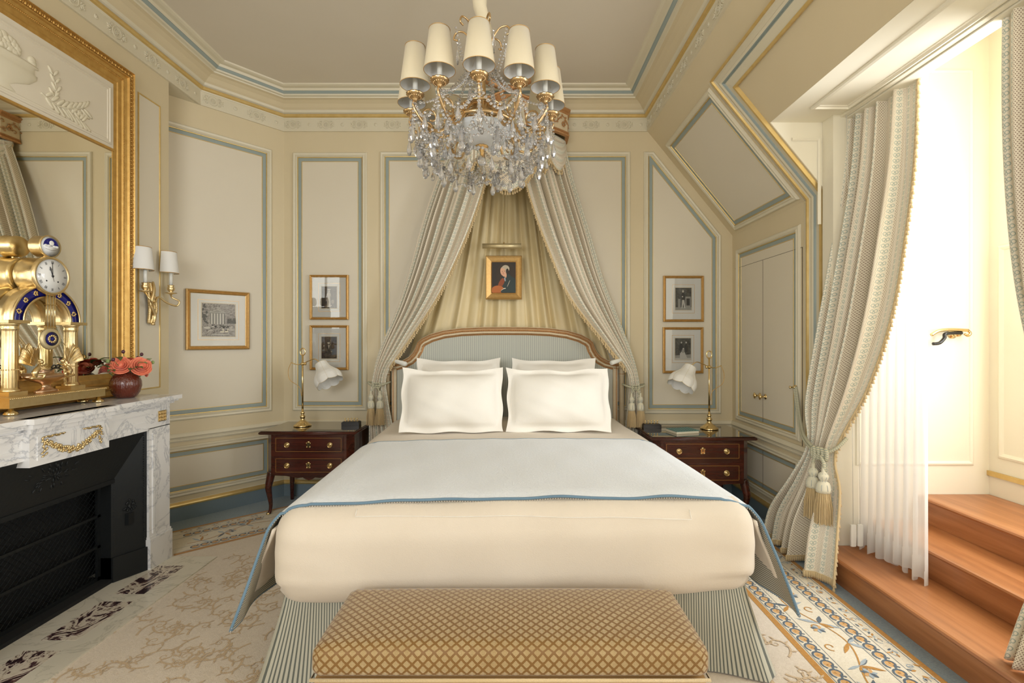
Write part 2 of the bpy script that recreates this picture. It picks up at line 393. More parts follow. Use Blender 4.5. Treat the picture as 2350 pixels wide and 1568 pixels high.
def thing(name, label, cat, loc=(0, 0, 0), rotz=0, group=None):
    o = bpy.data.objects.new(name, None); C.objects.link(o); o.empty_display_size = .05
    o.location = loc; o.rotation_euler = (0, 0, rotz); LOC[o.name] = Matrix.Translation(loc) @ Matrix.Rotation(rotz, 4, 'Z')
    return tag(o, label, cat, group)
def struct(o): o['kind'] = 'structure'; return o
def kids(o): return [c for c in C.objects if c.parent == o]
def copy_tree(o, parent=None):
    ch = list(kids(o)); c = o.copy(); C.objects.link(c)
    if parent is not None: c.parent = parent
    for k in ch: copy_tree(k, c)
    return c
def dup(o, loc, rotz, label=None, sx=1):
    r = copy_tree(o); r.location = loc; r.rotation_euler = (0, 0, rotz)
    if label: r['label'] = label
    LOC[r.name] = Matrix.Translation(loc) @ Matrix.Rotation(rotz, 4, 'Z')
    return r
def spline(P_, n):
    """catmull-rom through points, n samples per span"""
    P_ = [V(p) for p in P_]; out = []
    for i in range(len(P_)-1):
        p0 = P_[max(i-1, 0)]; p1 = P_[i]; p2 = P_[i+1]; p3 = P_[min(i+2, len(P_)-1)]
        for k in range(n):
            t = k/n; out.append(.5*((2*p1)+(p2-p0)*t+(2*p0-5*p1+4*p2-p3)*t*t+(3*p1-p0-3*p2+p3)*t**3))
    out.append(P_[-1]); return out
def at(lst, t):
    x = t*(len(lst)-1); i = min(int(x), len(lst)-2); f = x-i
    return lst[i]*(1-f)+lst[i+1]*f
def along(path, step):
    path = [V(p) for p in path]; out = []; d = 0; nxt = 0
    for i in range(len(path)-1):
        a, b = path[i], path[i+1]; L = (b-a).length
        while nxt <= d+L and L > 0:
            out.append((a+(b-a)*((nxt-d)/L), (b-a).normalized())); nxt += step
        d += L
    return out
def frame_T(p, t, n):
    """matrix: local x along t, local z along n"""
    x = V(t).normalized(); z = V(n).normalized(); y = z.cross(x)
    return Matrix(((x.x, y.x, z.x, p[0]), (x.y, y.y, z.y, p[1]), (x.z, y.z, z.z, p[2]), (0, 0, 0, 1)))
# ------------------------------------------------------------ the room
CX, CY = -2.149, 4.5            # corner of chamfer and back wall
CU = V((.655, .756, 0)).normalized(); CN = V((CU.y, -CU.x, 0)); CL = 1.15
CO = V((CX, CY, 0)) - CU*CL
BACK = (V((0, 4.5, 0)), V((1, 0, 0)), V((0, 0, 1)), V((0, -1, 0)))
CHAM = (CO, CU, V((0, 0, 1)), CN)
KNEE = (V((2.023, 4.5, 0)), V((0, -1, 0)), V((0, 0, 1)), V((-1, 0, 0)))
LEFT = (V((-2.6, 0, 0)), V((0, 1, 0)), V((0, 0, 1)), V((1, 0, 0)))
SLOPE = (V((2.023, 4.5, 2.419)), V((0, -1, 0)), V((-.632, 0, .775)), V((-.775, 0, -.632)))
def pp(pl, u, v, h=0): return pl[0]+pl[1]*u+pl[2]*v+pl[3]*h
YB = -1.7
def sl(name, pts, off, m): return struct(MB().slab(pts, off, 0).build(name, m))
sl('floor', [(-3.1, YB, 0), (3.1, YB, 0), (3.1, 4.6, 0), (-3.1, 4.6, 0)], (0, 0, -.1), 'carpet')
sl('ceiling', [(-3.1, YB, 3.70), (-3.1, 4.6, 3.70), (1.3, 4.6, 3.70), (1.3, YB, 3.70)], (0, 0, .1), 'ceil')
sl('wall_back', [(-2.3, 4.5, 0), (2.12, 4.5, 0), (2.12, 4.5, 2.419), (2.023, 4.5, 2.419), (1.236, 4.5, 3.384), (1.236, 4.5, 3.71), (-2.3, 4.5, 3.71)], (0, .1, 0), 'wall')
a = CO - CU*.15; b = V((CX, CY, 0))
sl('wall_chamfer', [a, b, b+V((0, 0, 3.7)), a+V((0, 0, 3.7))], -CN*.1, 'wall')
struct(MB().b2((-2.7, YB, 0), (-2.6, 3.63, 3.705)).b2((-3.1, 3.53, 0), (-2.7, 3.63, 3.705)).build('wall_left', 'wall'))
# small soffit that carries the cornice across the recess behind the chimney breast
sl('trim_1', [(-2.6, 3.62, 3.385), (-2.606, 3.995, 3.385), (-3.05, 3.60, 3.385)], (0, 0, .31), 'mould')
# right side: knee wall, sloped attic wall, dormer opening Y .9 .. 3.15
mb = MB()
mb.slab([pp(KNEE, 0, 0), pp(KNEE, 1.35, 0), pp(KNEE, 1.35, 2.419), pp(KNEE, 0, 2.419)], (.1, 0, 0))
mb.slab([pp(KNEE, 3.6, 0), pp(KNEE, 4.66, 0), pp(KNEE, 4.66, 2.419), pp(KNEE, 3.6, 2.419)], (.1, 0, 0))
mb.slab([pp(KNEE, 4.66, 0), pp(KNEE, 5.86, 0), pp(KNEE, 5.86, .65), pp(KNEE, 4.66, .65)], (.1, 0, 0))
mb.slab([pp(KNEE, 4.66, 2.35), pp(KNEE, 5.86, 2.35), pp(KNEE, 5.86, 2.419), pp(KNEE, 4.66, 2.419)], (.1, 0, 0))
mb.slab([pp(KNEE, 5.86, 0), pp(KNEE, 6.2, 0), pp(KNEE, 6.2, 2.419), pp(KNEE, 5.86, 2.419)], (.1, 0, 0))
struct(mb.build('wall_right', 'wall'))
mb = MB(); of = V((.0775, 0, .0632))
mb.slab([pp(SLOPE, 0, 0), pp(SLOPE, 1.35, 0), pp(SLOPE, 1.35, 1.245), pp(SLOPE, 0, 1.245)], of)
mb.slab([pp(SLOPE, 1.35, .575), pp(SLOPE, 3.6, .575), pp(SLOPE, 3.6, 1.245), pp(SLOPE, 1.35, 1.245)], V((.02, 0, .0163)))
mb.slab([pp(SLOPE, 3.6, 0), pp(SLOPE, 6.2, 0), pp(SLOPE, 6.2, 1.245), pp(SLOPE, 3.6, 1.245)], of)
mb.b2((1.2365, YB, 3.384), (1.34, 4.5, 3.7))
struct(mb.build('wall_slope', 'wall'))
# dormer alcove
mb = MB()
mb.slab([(2.025, 3.147, 0), (2.2, 3.147, 0), (2.2, 3.147, 2.865), (1.662, 3.147, 2.865), (2.025, 3.147, 2.419)], (0, .012, 0))
mb.b2((2.0, 3.04, 0), (3.1, 3.145, 3.4))
struct(mb.build('wall_alcove', 'white'))
mb = MB()
mb.slab([(2.023, .903, 0), (3.1, .903, 0), (3.1, .903, 3.4), (2.2, .903, 2.865), (1.66, .903, 2.865), (2.023, .903, 2.419)], (0, -.1, 0))
struct(mb.build('wall_alcove_near', 'white'))
mb = MB()     # dormer soffit with a raised rim, pelmet lip and a higher ceiling over the window
mb.slab([(1.662, .9, 2.865), (1.662, 3.15, 2.865), (2.16, 3.15, 2.865), (2.16, .9, 2.865)], (0, 0, .03))
mb.b2((2.13, .9, 2.895), (2.16, 3.04, 3.42)); mb.b2((2.16, .8, 3.40), (3.1, 3.15, 3.5))
struct(mb.build('ceiling_alcove', 'white'))
mb = MB()
mb.sweep([(1.80, 1.0, 2.865), (2.04, 1.0, 2.865), (2.04, 2.95, 2.865), (1.80, 2.95, 2.865)][::-1], (0, 0, -1), [(0, 0), (.004, .012), (.018, .016), (.024, .006), (.034, .004), (.036, 0)], [0]*5, closed=True)
mb.b2((2.045, .9, 2.848), (2.075, 3.04, 2.866)); mb.b2((2.08, .9, 2.84), (2.16, 3.04, 2.866))
struct(mb.build('trim_2', 'white'))
mb = MB()     # window wall of the dormer
mb.b2((2.98, .8, 0), (3.1, 1.05, 3.4)); mb.b2((2.98, 2.66, 0), (3.1, 3.15, 3.4)); mb.b2((2.98, 1.05, 0), (3.1, 2.66, .85)); mb.b2((2.98, 1.05, 2.95), (3.1, 2.66, 3.4))
struct(mb.build('wall_window', 'white'))
def window(name, o, u, w_, h, nu, nv, n_):
    mb = MB(); o = V(o); u = V(u); n_ = V(n_)
    def bar(a0, a1, z0, z1, t=.03):
        c = o+u*((a0+a1)/2)+V((0, 0, (z0+z1)/2)); T = frame_T(c, u, n_)
        mb.box((0, 0, 0), (a1-a0, z1-z0, t*2), 0, T)
    bar(0, .06, 0, h); bar(w_-.06, w_, 0, h); bar(.06, w_-.06, 0, .07); bar(.06, w_-.06, h-.06, h)
    for i in range(1, nu): bar(w_*i/nu-.02, w_*i/nu+.02, .07, h-.06, .02)
    for j in range(1, nv): bar(.06, w_-.06, h*j/nv-.015, h*j/nv+.015, .012)
    wo = struct(mb.build(name, 'white'))
    g = MB(); a0 = o+u*.06+V((0, 0, .06)); a1 = o+u*(w_-.06)+V((0, 0, .06)); g.face([a0, a1, a1+V((0, 0, h-.12)), a0+V((0, 0, h-.12))])
    g.build('pane', 'pglass', wo)
window('window_1', (3.06, 1.05, .85), (0, 1, 0), 1.61, 2.1, 2, 3, (-1, 0, 0))
window('window_2', (2.11, -1.36, .65), (0, 1, 0), 1.2, 1.7, 2, 3, (-1, 0, 0))
mb = MB(); mb.b2((-3.1, YB-.1, 0), (-2.4, YB, 3.7)); mb.b2((.4, YB-.1, 0), (3.1, YB, 3.7)); mb.b2((-2.4, YB-.1, 0), (.4, YB, .55)); mb.b2((-2.4, YB-.1, 2.95), (.4, YB, 3.7))
struct(mb.build('wall_front', 'wall'))
window('window_3', (-2.4, YB-.06, .55), (1, 0, 0), 2.8, 2.4, 4, 3, (0, 1, 0))  # unseen window, its opening placed to suit the added rear fill
# ------------------------------------------------------------ panel mouldings
PROF = [(0, 0), (.003, .010), (.012, .017), (.026, .013), (.036, .018), (.044, .010), (.045, .006), (.047, .010), (.051, .009), (.053, .002), (.083, .002), (.084, .005), (.088, .005), (.089, .002)]
PM = [0, 0, 0, 0, 0, 0, 1, 1, 1, 2, 1, 1, 1]
TN = [2]
def panel(pl, poly, prof=PROF, pm=PM, mats=('mould', 'goldp', 'blue', 'field'), fill=3, k=1.0, name=None):
    TN[0] += 1
    mb = MB(); mb.sweep([pp(pl, u, v, .0005) for u, v in poly], pl[3], [(d*k, h*k) for d, h in prof], pm, closed=True, fill=fill)
    return struct(mb.build(name or 'trim_%d' % TN[0], list(mats)))
def rect(a, b, c, d): return [(a, b), (c, b), (c, d), (a, d)]
WIN = [(0, 0), (.003, .008), (.014, .012), (.024, .006), (.028, 0)]; WM = [0]*4
# back wall
panel(BACK, rect(-2.068, .789, -1.374, 3.193)); panel(BACK, rect(-1.257, .789, 1.075, 3.20))
panel(BACK, [(1.195, .76), (1.917, .76), (1.917, 2.42), (1.29, 3.20), (1.195, 3.20)], PROF[:7]+[(.045, 0)], PM[:6]+[0], fill=0, mats=('mould',))
IP = [(0, .006), (.002, .010), (.006, .009), (.008, .003), (.038, .003), (.039, .006), (.043, .006), (.044, .003)]
panel(BACK, [(1.240, .805), (1.872, .805), (1.872, 2.404), (1.240, 3.190)], IP, [1, 1, 1, 2, 1, 1, 1])
for a, b in ((-2.068, -1.374), (-1.257, 1.075), (1.195, 1.93)): panel(BACK, rect(a, .19, b, .60))
# chamfer wall (u measured towards the corner)
panel(CHAM, rect(.02, .80, CL-.11, 3.185)); panel(CHAM, rect(.02, .19, CL-.10, .60))
# knee wall cupboard panel, slope panel, lower panel
panel(KNEE, rect(.09, .725, 1.08, 2.27), name='door_1'); panel(SLOPE, rect(.12, .03, 1.10, 1.04)); panel(KNEE, rect(.09, .19, 1.08, .60))
kd = [o for o in C.objects if o.name == 'door_1'][0]
mb = MB()
for a, b, c, d in ((.558, .725, .5605, 2.10), (.06, 2.10, 1.10, 2.1025), (1.098, .70, 1.1005, 2.1025), (.558, .19, .5605, .60)):
    mb.sweep([pp(KNEE, u, v, .0008) for u, v in rect(a, b, c, d)], KNEE[3], [(0, 0), (.0002, .0035)], [0], closed=True, fill=0)
mb.build('door_gap', 'sepia2', kd)
for u in (.513, .60):
    T = frame_T(pp(KNEE, u, .99, .002), (0, -1, 0), (-1, 0, 0)); mb = MB()
    mb.lathe([(.022, 0), (.022, .004), (.008, .007), (.007, .03), (.014, .036), (.019, .045), (.012, .054), (0, .056)], seg=16, T=T)
    mb.ball((0, 0, .047), (.013, .026, .009), 10, 6, 0, T); mb.build('door_knob', 'brass', kd)
# left wall (chimney breast) narrow panel beside the mirror
panel(LEFT, rect(3.33, 1.10, 3.54, 3.16), [(0, 0), (.002, .006), (.008, .006), (.010, .001)], [0, 0, 0], ('goldp', 'field'), 1)
# chair rails and skirtings
RAIL = [(0, .70), (.012, .70), (.02, .69), (.028, .672), (.018, .66), (.014, .648), (.02, .642), (.014, .63), (0, .628)]
def sw_h(name, path, prof, pm, mats, side=-1):
    mb = MB(); mb.sweep(path, (0, 0, 1), prof, pm, side=side); return struct(mb.build(name, mats))
RP = [CO-CU*.1, V((CX, CY, 0)), V((2.023, 4.5, 0)), V((2.023, 3.34, 0))]
sw_h('trim_40', RP, RAIL, [0]*8, ['mould'], -1)
SK = [(0, .155), (.006, .15), (.018, .135), (.022, .125), (.018, .112), (.012, .11), (.012, 0)]
sw_h('baseboard_back', RP, SK, [0, 1, 1, 1, 2, 2], ['mould', 'goldp', 'bluebase'], -1)
# alcove panels
FR = (V((2.0, 3.04, 0)), V((1, 0, 0)), V((0, 0, 1)), V((0, -1, 0)))
panel(FR, rect(.14, .66, .88, 3.15), WIN, WM, ('white',), 0)
CK = (V((1.7, 3.15, 0)), V((1, 0, 0)), V((0, 0, 1)), V((0, -1, 0)))
mb = MB(); mb.sweep([(1.80, 3.146, 2.765), (1.99, 3.146, 2.765), (1.99, 3.146, 2.2)], (0, -1, 0), [(0, 0), (.003, .008), (.014, .010), (.022, .002)], [0]*3, side=-1); struct(mb.build('trim_41', 'white'))
SD = (V((2.98, 3.04, 0)), V((0, -1, 0)), V((0, 0, 1)), V((-1, 0, 0)))
panel(SD, rect(.06, .72, .36, 2.03), WIN, WM, ('white',), 0, k=1.2)
mb = MB(); mb.b2((2.965, 2.62, .60), (2.98, 3.04, .63), 0); struct(mb.build('trim_42', 'goldp'))
# dormer architrave
AP = [(0, 0), (.002, .022), (.014, .022), (.018, .010), (.03, .006), (.055, .012), (.06, .018), (.075, .014), (.085, .006), (.088, .012), (.093, .006), (.12, .008), (.146, .010), (.150, .024), (.164, .024), (.168, 0)]
AM = [1, 1, 1, 0, 0, 0, 0, 2, 2, 2, 0, 0, 0, 1, 1]
mb = MB(); mb.sweep([pp(KNEE, 1.17, z) for z in (0, 2.426)], KNEE[3], AP, AM, side=-1)
mb.sweep([pp(SLOPE, 1.17, -.008), pp(SLOPE, 1.17, 1.06), pp(SLOPE, 5.9, 1.06)], SLOPE[3], AP, AM, side=-1)
struct(mb.build('trim_43', ['mould', 'goldp', 'blue']))
mb = MB()
for k_, t_ in ((.0, .006), (.012, .004)):
    mb.sweep([pp(KNEE, 1.13+k_, .7), pp(KNEE, 1.13+k_, 2.40)], KNEE[3], [(0, 0), (0, t_), (.004, t_), (.004, 0)], [0]*3, side=-1)
    mb.sweep([pp(SLOPE, 1.13+k_, 0), pp(SLOPE, 1.13+k_, 1.06)], SLOPE[3], [(0, 0), (0, t_), (.004, t_), (.004, 0)], [0]*3, side=-1)
struct(mb.build('trim_44', 'mould'))
# ------------------------------------------------------------ cornice
CP = [V((-2.6, YB, 0)), V((-2.6, 3.985, 0)), V((CX, CY, 0)), V((1.236, 4.5, 0)), V((1.236, YB, 0))]
CPR = [(0, 3.384), (.016, 3.384), (.016, 3.398), (.010, 3.40), (.010, 3.496), (.016, 3.50), (.02, 3.508), (.036, 3.512), (.042, 3.52), (.042, 3.532), (.034, 3.536),
       (.05, 3.545), (.058, 3.562), (.075, 3.575), (.10, 3.600), (.13, 3.618), (.155, 3.624), (.158, 3.634), (.178, 3.636), (.182, 3.648), (.186, 3.648), (.196, 3.658), (.2, 3.664), (.206, 3.664), (.215, 3.682), (.245, 3.684), (.262, 3.690), (.268, 3.702)]
CM = [0, 0, 0, 0, 0, 0, 1, 1, 1, 1, 0, 0, 2, 2, 2, 2, 0, 0, 0, 3, 3, 3, 3, 0, 0, 0, 0]
mb = MB(); mb.sweep(CP, (0, 0, 1), CPR, CM, side=-1)
struct(mb.build('trim_45', ['mould', 'goldp', 'wall', 'blue']))
mb = MB()      # relief ornaments of the frieze: medallions, palmettes and small rosettes
def ornament(T, big):
    if big:
        c = [(.034*math.cos(a*PI/10), .036*math.sin(a*PI/10), .002) for a in range(20)]
        mb.tube(c, .0032, 5, closed=True, T=T); mb.tube([(p[0]*.55, p[1]*.55, .002) for p in c[::2]], .0025, 4, closed=True, T=T)
        for a in range(6): mb.ball((.009*math.cos(a*PI/3), .009*math.sin(a*PI/3), .002), (.005, .005, .003), 6, 4, 0, T)
        for sx in (-1, 1):
            mb.ball((sx*.062, 0, .002), (.016, .007, .004), 6, 4, 0, T)
            for a in (-1, 1):
                for q in (0, 1):
                    R_ = T @ Matrix.Translation((sx*(.052+.016*q), a*(.013-.002*q), .002)) @ Matrix.Rotation(a*sx*(.9-.35*q), 4, 'Z'); mb.ball((0, 0, 0), (.014, .005, .004), 6, 4, 0, R_)
                s_ = [(sx*(.045+.012*math.cos(t)*(1-t/7)), a*(.026+.009*math.sin(t)*(1-t/7)), .002) for t in [k*.7 for k in range(8)]]
                mb.tube(s_, .0025, 4, T=T)
    else:
        mb.lathe([(.015, 0), (.015, .003), (.010, .005), (.005, .003), (.004, .006), (0, .006)], seg=10, T=T)
for i in range(len(CP)-1):
    a, b = CP[i].copy(), CP[i+1].copy()
    if i in (0, 3):
        if a.y < 1.2: a.y = 1.2
        if b.y < 1.2: b.y = 1.2
    t = (b-a).normalized(); L = (b-a).length; nn = V((t.y, -t.x, 0)); k = max(1, round(L/.30)); st = L/k
    for j in range(k):
        for q, big in ((.28, True), (.78, False)):
            p = a+t*(st*(j+q))+nn*.010; ornament(frame_T((p.x, p.y, 3.448), t, nn), big)
struct(mb.build('trim_46', 'mould'))
# ------------------------------------------------------------ rug
ru = thing('rug', 'cream rug with tan scrolls and a blue and gold floral border', 'rug', (0, 2, 0))
mb = MB(); ZR = .006
RPATH = [V((-2.62, 3.60, ZR)), V((-1.93, 4.24, ZR)), V((1.82, 4.24, ZR)), V((1.82, -1.2, ZR))]
outer = [(-2.62, 3.21), (-1.975, 3.21), (-1.975, -1.2), (1.82, -1.2), (1.82, 4.24), (-1.93, 4.24), (-2.62, 3.60)]
mb.slab([(x, y, ZR) for x, y in outer[::1]], (0, 0, -ZR+.001), 0)
BN = [(.0, .028, 1), (.036, .040, 2), (.105, .108, 2), (.112, .188, 3), (.192, .196, 2), (.386, .389, 2), (.392, .462, 3), (.466, .469, 2), (.474, .506, 1)]
mb2 = MB()
def band(d0, d1, m_, z):
    mb2.sweep([p+V((0, 0, z)) for p in RPATH], (0, 0, 1), [(d0, 0), (d1, 0)], [m_], side=-1)
band(.0, .506, 0, .0004)
for d0, d1, m_ in BN:
    if m_ == 3: continue
    band(d0, d1, m_, .0008 if m_ != 1 else .001)
mb.build('rug_field', ['rug', 'rugtan'], ru, True)
LZ = [0]
def ribbon(mb_, pts, wf, m_, z):
    LZ[0] = (LZ[0]+1) % 300; z += LZ[0]*3e-6
    pts = [V((p[0], p[1], 0)) for p in pts]; n = len(pts); vs = []
    for i, p in enumerate(pts):
        t = (pts[min(i+1, n-1)]-pts[max(i-1, 0)]).normalized(); s_ = V((-t.y, t.x, 0))*(wf(i/(n-1)) if callable(wf) else wf)/2
        vs += [(p-s_)+V((0, 0, z)), (p+s_)+V((0, 0, z))]
    mb_.add(vs, [[2*i, 2*i+2, 2*i+3, 2*i+1] for i in range(n-1)], m_, None, False)
def leafshape(mb_, p, ang, L, W, m_, z):
    pts = [(p[0]+math.cos(ang)*L*t, p[1]+math.sin(ang)*L*t) for t in (0, .25, .5, .75, 1)]
    ribbon(mb_, pts, lambda t: W*math.sin(PI*min(max(t, .04), .97)), m_, z)
def seg_map(i):
    a, b = RPATH[i], RPATH[i+1]; t = (b-a).normalized(); nn = V((t.y, -t.x, 0)); return a, t, nn, (b-a).length
for i in range(3):
    a, t, nn, L = seg_map(i); s0, s1 = (.10, L-.28) if i < 2 else (.26, 3.4)
    if i == 1: s0 = .28
    F = lambda s_, d: (a.x+t.x*s_+nn.x*d, a.y+t.y*s_+nn.y*d)
    z = ZR+.0012
    for d0 in (.150, .427):           # running scroll bands
        k = int((s1-s0)/.060)
        mb2.add([V((*F(s0-.05, d0-.036), z)), V((*F(s1, d0-.036), z)), V((*F(s1, d0+.036), z)), V((*F(s0-.05, d0+.036), z))], [[0, 1, 2, 3]], 0, None, False)
        for j in range(k):
            c = s0+.060*(j+.5)
            ap = [F(c+.022*math.cos(q*PI/6), d0+.022*math.sin(q*PI/6)) for q in range(12)]
            mb2.add([V((*q, z+.0002)) for q in ap], [list(range(12))], 3, None, False)
            sp = [F(c+math.cos(q*.5+.6)*(.034-.0018*q), d0+math.sin(q*.5+.6)*(.034-.0018*q)) for q in range(12)]
            ribbon(mb2, sp, .0095, 2, z+.0004)
            sp = [F(c+.030+.012*math.cos(q*.6), d0-.014+.012*math.sin(q*.6)) for q in range(8)]; ribbon(mb2, sp, .009, 2, z+.0004)
            leafshape(mb2, F(c, d0), random.random()*6, .014, .008, 1, z+.0005)
    k = int((s1-s0)/.09)              # narrow outer flower band
    for j in range(k):
        c = s0+.09*(j+.5)
        for q in range(5):
            an = random.random()*6; p = F(c+random.uniform(-.035, .035), .072+random.uniform(-.022, .022)); leafshape(mb2, p, an, .026, .011, random.choice((1, 3, 4, 4, 2)), z)
        ribbon(mb2, [F(c+.02*math.cos(q*.6)*(1-q*.06), .072+.02*math.sin(q*.6)*(1-q*.06)) for q in range(10)], .004, 4, z+.0002)
    # wide band: undulating stem with leaves and blooms
    st = [F(s0+(s1-s0)*q/200, .29+.055*math.sin((s0+(s1-s0)*q/200)*9)) for q in range(201)]; ribbon(mb2, st, .007, 1, z)
    k = int((s1-s0)/.16)
    for j in range(k):
        c = s0+.16*(j+.5); base = math.atan2(t.y, t.x); p = F(c, .29+.055*math.sin(c*9))
        for q in range(4):
            leafshape(mb2, p, base+random.choice((-1, 1))*random.uniform(.4, 1.3)+(PI if q % 2 else 0), random.uniform(.06, .10), random.uniform(.014, .024), (4, 2, 1, 4)[q], z+.0003)
        if j % 2:
            pc = F(c+.05, .29-.06*math.sin(c*9))
            for q in range(7): leafshape(mb2, pc, q*.9, .034, .02, (4, 3, 4, 2, 3, 4, 2)[q], z+.0005)
        sp = [F(c+.03+math.cos(q*.5)*(.03-.002*q), .29-.05*math.sin(c*9)+math.sin(q*.5)*(.03-.002*q)) for q in range(11)]; ribbon(mb2, sp, .006, 1, z+.0002)
mb2.build('rug_border', ['rugb', 'ruggold', 'rugblue', 'rugor', 'ruglb'], ru, True)
VZ = [0]; mb3 = MB()      # tan scroll vines of the field
def vine(x, y, an, sgn, R_):
    pts = []; px, py = x, y
    for q in range(26):
        an += sgn*(.06+.024*q); st = R_*.16*(1-q/34); px += math.cos(an)*st; py += math.sin(an)*st; pts.append((px, py))
        if q in (3, 7, 11, 15): leafshape(mb3, (px, py), an-sgn*1.0, R_*.30, R_*.085, 0, ZR+.0014+.0000025*VZ[0])
        if q in (5, 9, 13): leafshape(mb3, (px, py), an+sgn*.8, R_*.2, R_*.065, 0, ZR+.0019+.0000025*VZ[0])
        if not (-1.96 < px < 1.29): break
    VZ[0] += 1
    if len(pts) > 5: ribbon(mb3, pts, lambda t: .0085*(1.3-t), 0, ZR+.0006+.0000025*VZ[0])
for i in range(30):
    for j in range(23):
        x = -1.93+i*.11+random.uniform(-.03, .03); y = .9+j*.11+random.uniform(-.04, .04)
        if y > 3.2+min(0, (x+2.1)): continue
        if x > 1.25: continue
        if -1.0 < x < 1.0 and y > 2.0: continue
        vine(x, y, random.choice((.8, 2.3, 4.0, 5.4))+random.uniform(-.3, .3), 1 if (i+j) % 2 else -1, random.uniform(.085, .125))
mb3.build('scroll_vines', 'rugtan', ru, True)
# ------------------------------------------------------------ hearth
he = thing('hearth', 'white marble hearth slab with dark veined marble inlays', 'hearth', (-2.1, 2.5, 0))
MB().b2((-2.62, .9, 0), (-1.975, 3.205, .014)).build('slab', 'marble_h', he, True)
for y0, y1 in ((2.73, 3.07), (2.31, 2.65), (1.89, 2.23), (1.47, 1.81)):
    MB().b2((-2.265, y0, .0135), (-2.095, y1, .0148)).build('inlay', 'breccia', he, True)
# ------------------------------------------------------------ fireplace
fp = thing('fireplace', 'white veined marble fireplace with gilt swag and black iron surround', 'fireplace', (-2.4, 2.46, 0))
F0, F1 = 1.72, 3.20; FX = -2.285; Z0 = .014
def both(fn):
    fn(lambda y: y); fn(lambda y: F0+F1-y)
mb = MB()
for s_ in (0, 1):
    g = (lambda y: y) if s_ == 0 else (lambda y: F0+F1-y)
    mb = MB(); mb.b2((-2.6, g(3.02), .20), (FX, g(F1), .895)); mb.b2((-2.6, g(3.015), Z0), (FX+.012, g(F1+.008), .20)); mb.b2((-2.6, g(3.018), .19), (FX+.006, g(F1+.004), .215))
    mb.b2((FX, g(3.045), .23), (FX+.006, g(3.062), .86)); mb.b2((FX, g(3.072), .23), (FX+.003, g(3.085), .86)); mb.build('jamb', 'marble', fp, True)
mb = MB(); mb.b2((-2.6, F0, .89), (FX, F1, 1.035)); mb.b2((FX, F0+.2, .885), (FX+.008, F1-.2, .905)); mb.b2((FX, F0+.2, .925), (FX+.004, F1-.2, .94))
mb.b2((FX, F0+.18, .99), (FX+.012, F1-.18, 1.02)); mb.build('frieze', 'marble', fp, True)
mb = MB(); mb.b2((-2.5, 2.24, .855), (FX+.035, 2.68, 1.04)); mb.b2((FX+.03, 2.235, 1.012), (FX+.047, 2.685, 1.036)); mb.b2((FX+.03, 2.275, .88), (FX+.04, 2.645, .995)); mb.build('centre_block', 'marble', fp, True)
mb = MB()
mb.b2((-2.6, F0-.05, 1.058), (FX+.048, F1+.05, 1.084)); mb.b2((-2.6, F0-.035, 1.046), (FX+.034, F1+.035, 1.06)); mb.b2((-2.6, F0-.018, 1.032), (FX+.018, F1+.018, 1.047))
mb.b2((FX, 2.22, 1.058), (FX+.078, 2.70, 1.084)); mb.b2((FX, 2.23, 1.034), (FX+.062, 2.69, 1.06)); mb.build('mantel_shelf', 'marble', fp, True)
mb = MB(); X = FX+.044       # gilt swag: festoon of leaves and fruit with ribbon knots and drops
for q in range(46):
    t = q/45; y = 2.315+.29*t; z = .962-.065*math.sin(PI*t); r_ = .006+.007*math.sin(PI*t)
    for e in range(3):
        an = random.random()*6; T = Matrix.Translation((X, y+math.cos(an)*r_, z+math.sin(an)*r_)) @ Matrix.Rotation(an, 4, 'X'); mb.ball((0, 0, 0), (.007, .009, .005), 6, 4, 0, T)
for y in (2.305, 2.615):
    for q in range(12):
        T = Matrix.Translation((X, y+random.uniform(-.012, .012), .985-.008*q)) @ Matrix.Rotation(random.random()*6, 4, 'X'); mb.ball((0, 0, 0), (.005, .010, .004), 6, 4, 0, T)
    sg = 1 if y < 2.46 else -1
    mb.tube([(X, y+sg*.012*k, .985+.004*math.sin(k*2)) for k in range(9)], .004, 5)
    for k in range(5): mb.ball((X, y+sg*(.02+.02*k), .988), (.004, .008, .004), 6, 4)
mb.build('gilt_swag', 'ormolu', fp, True)
for s_ in (0, 1):
    g = (lambda y: y) if s_ == 0 else (lambda y: F0+F1-y)
    mb = MB(); yc = g(3.128); mb.b2((FX, yc-.034, .925), (FX+.006, yc+.034, .993))
    for iy in (-1, 0, 1):
        for iz in (-1, 0, 1):
            for a in range(5): mb.ball((FX+.008, yc+iy*.021+.006*math.cos(a*1.26), .959+iz*.021+.006*math.sin(a*1.26)), .0045, 6, 4)
    mb.build('rosette', 'ormolu', fp, True)
for s_ in (0, 1):
    g = (lambda y: y) if s_ == 0 else (lambda y: F0+F1-y)
    mb = MB(); a = [(-2.30, g(3.02)), (-2.385, g(2.855)), (-2.47, g(2.855)), (-2.47, g(3.03)), (-2.31, g(3.03))]
    if s_: a = a[::-1]
    mb.slab([(x, y, .89) for x, y in a], (0, 0, -.875))
    mb.slab([(x+.012, y, .16) for x, y in a], (0, 0, -.146))
    for k in range(46):
        z = .19+.0148*k; mb.ball((-2.304, g(3.003), z), .0045, 5, 4); mb.ball((-2.379, g(2.868), z), .0035, 5, 4)
    for k in range(26):
        an = random.random()*6; r_ = random.uniform(.0, .03); mb.ball((-2.338+math.cos(an)*r_*.45, g(2.937)+(-1 if s_ else 1)*math.cos(an)*r_, .44+math.sin(an)*r_*1.3), (.004, .008, .008), 6, 4)
    mb.b2((-2.352, g(2.915), .33), (-2.33, g(2.958), .40)); mb.build('iron_side_panel', 'iron', fp, True)
mb = MB(); mb.slab([(-2.30, 1.9, .89), (-2.30, 3.02, .89), (-2.38, 2.87, .62), (-2.38, 2.05, .62)], (-.03, 0, 0))
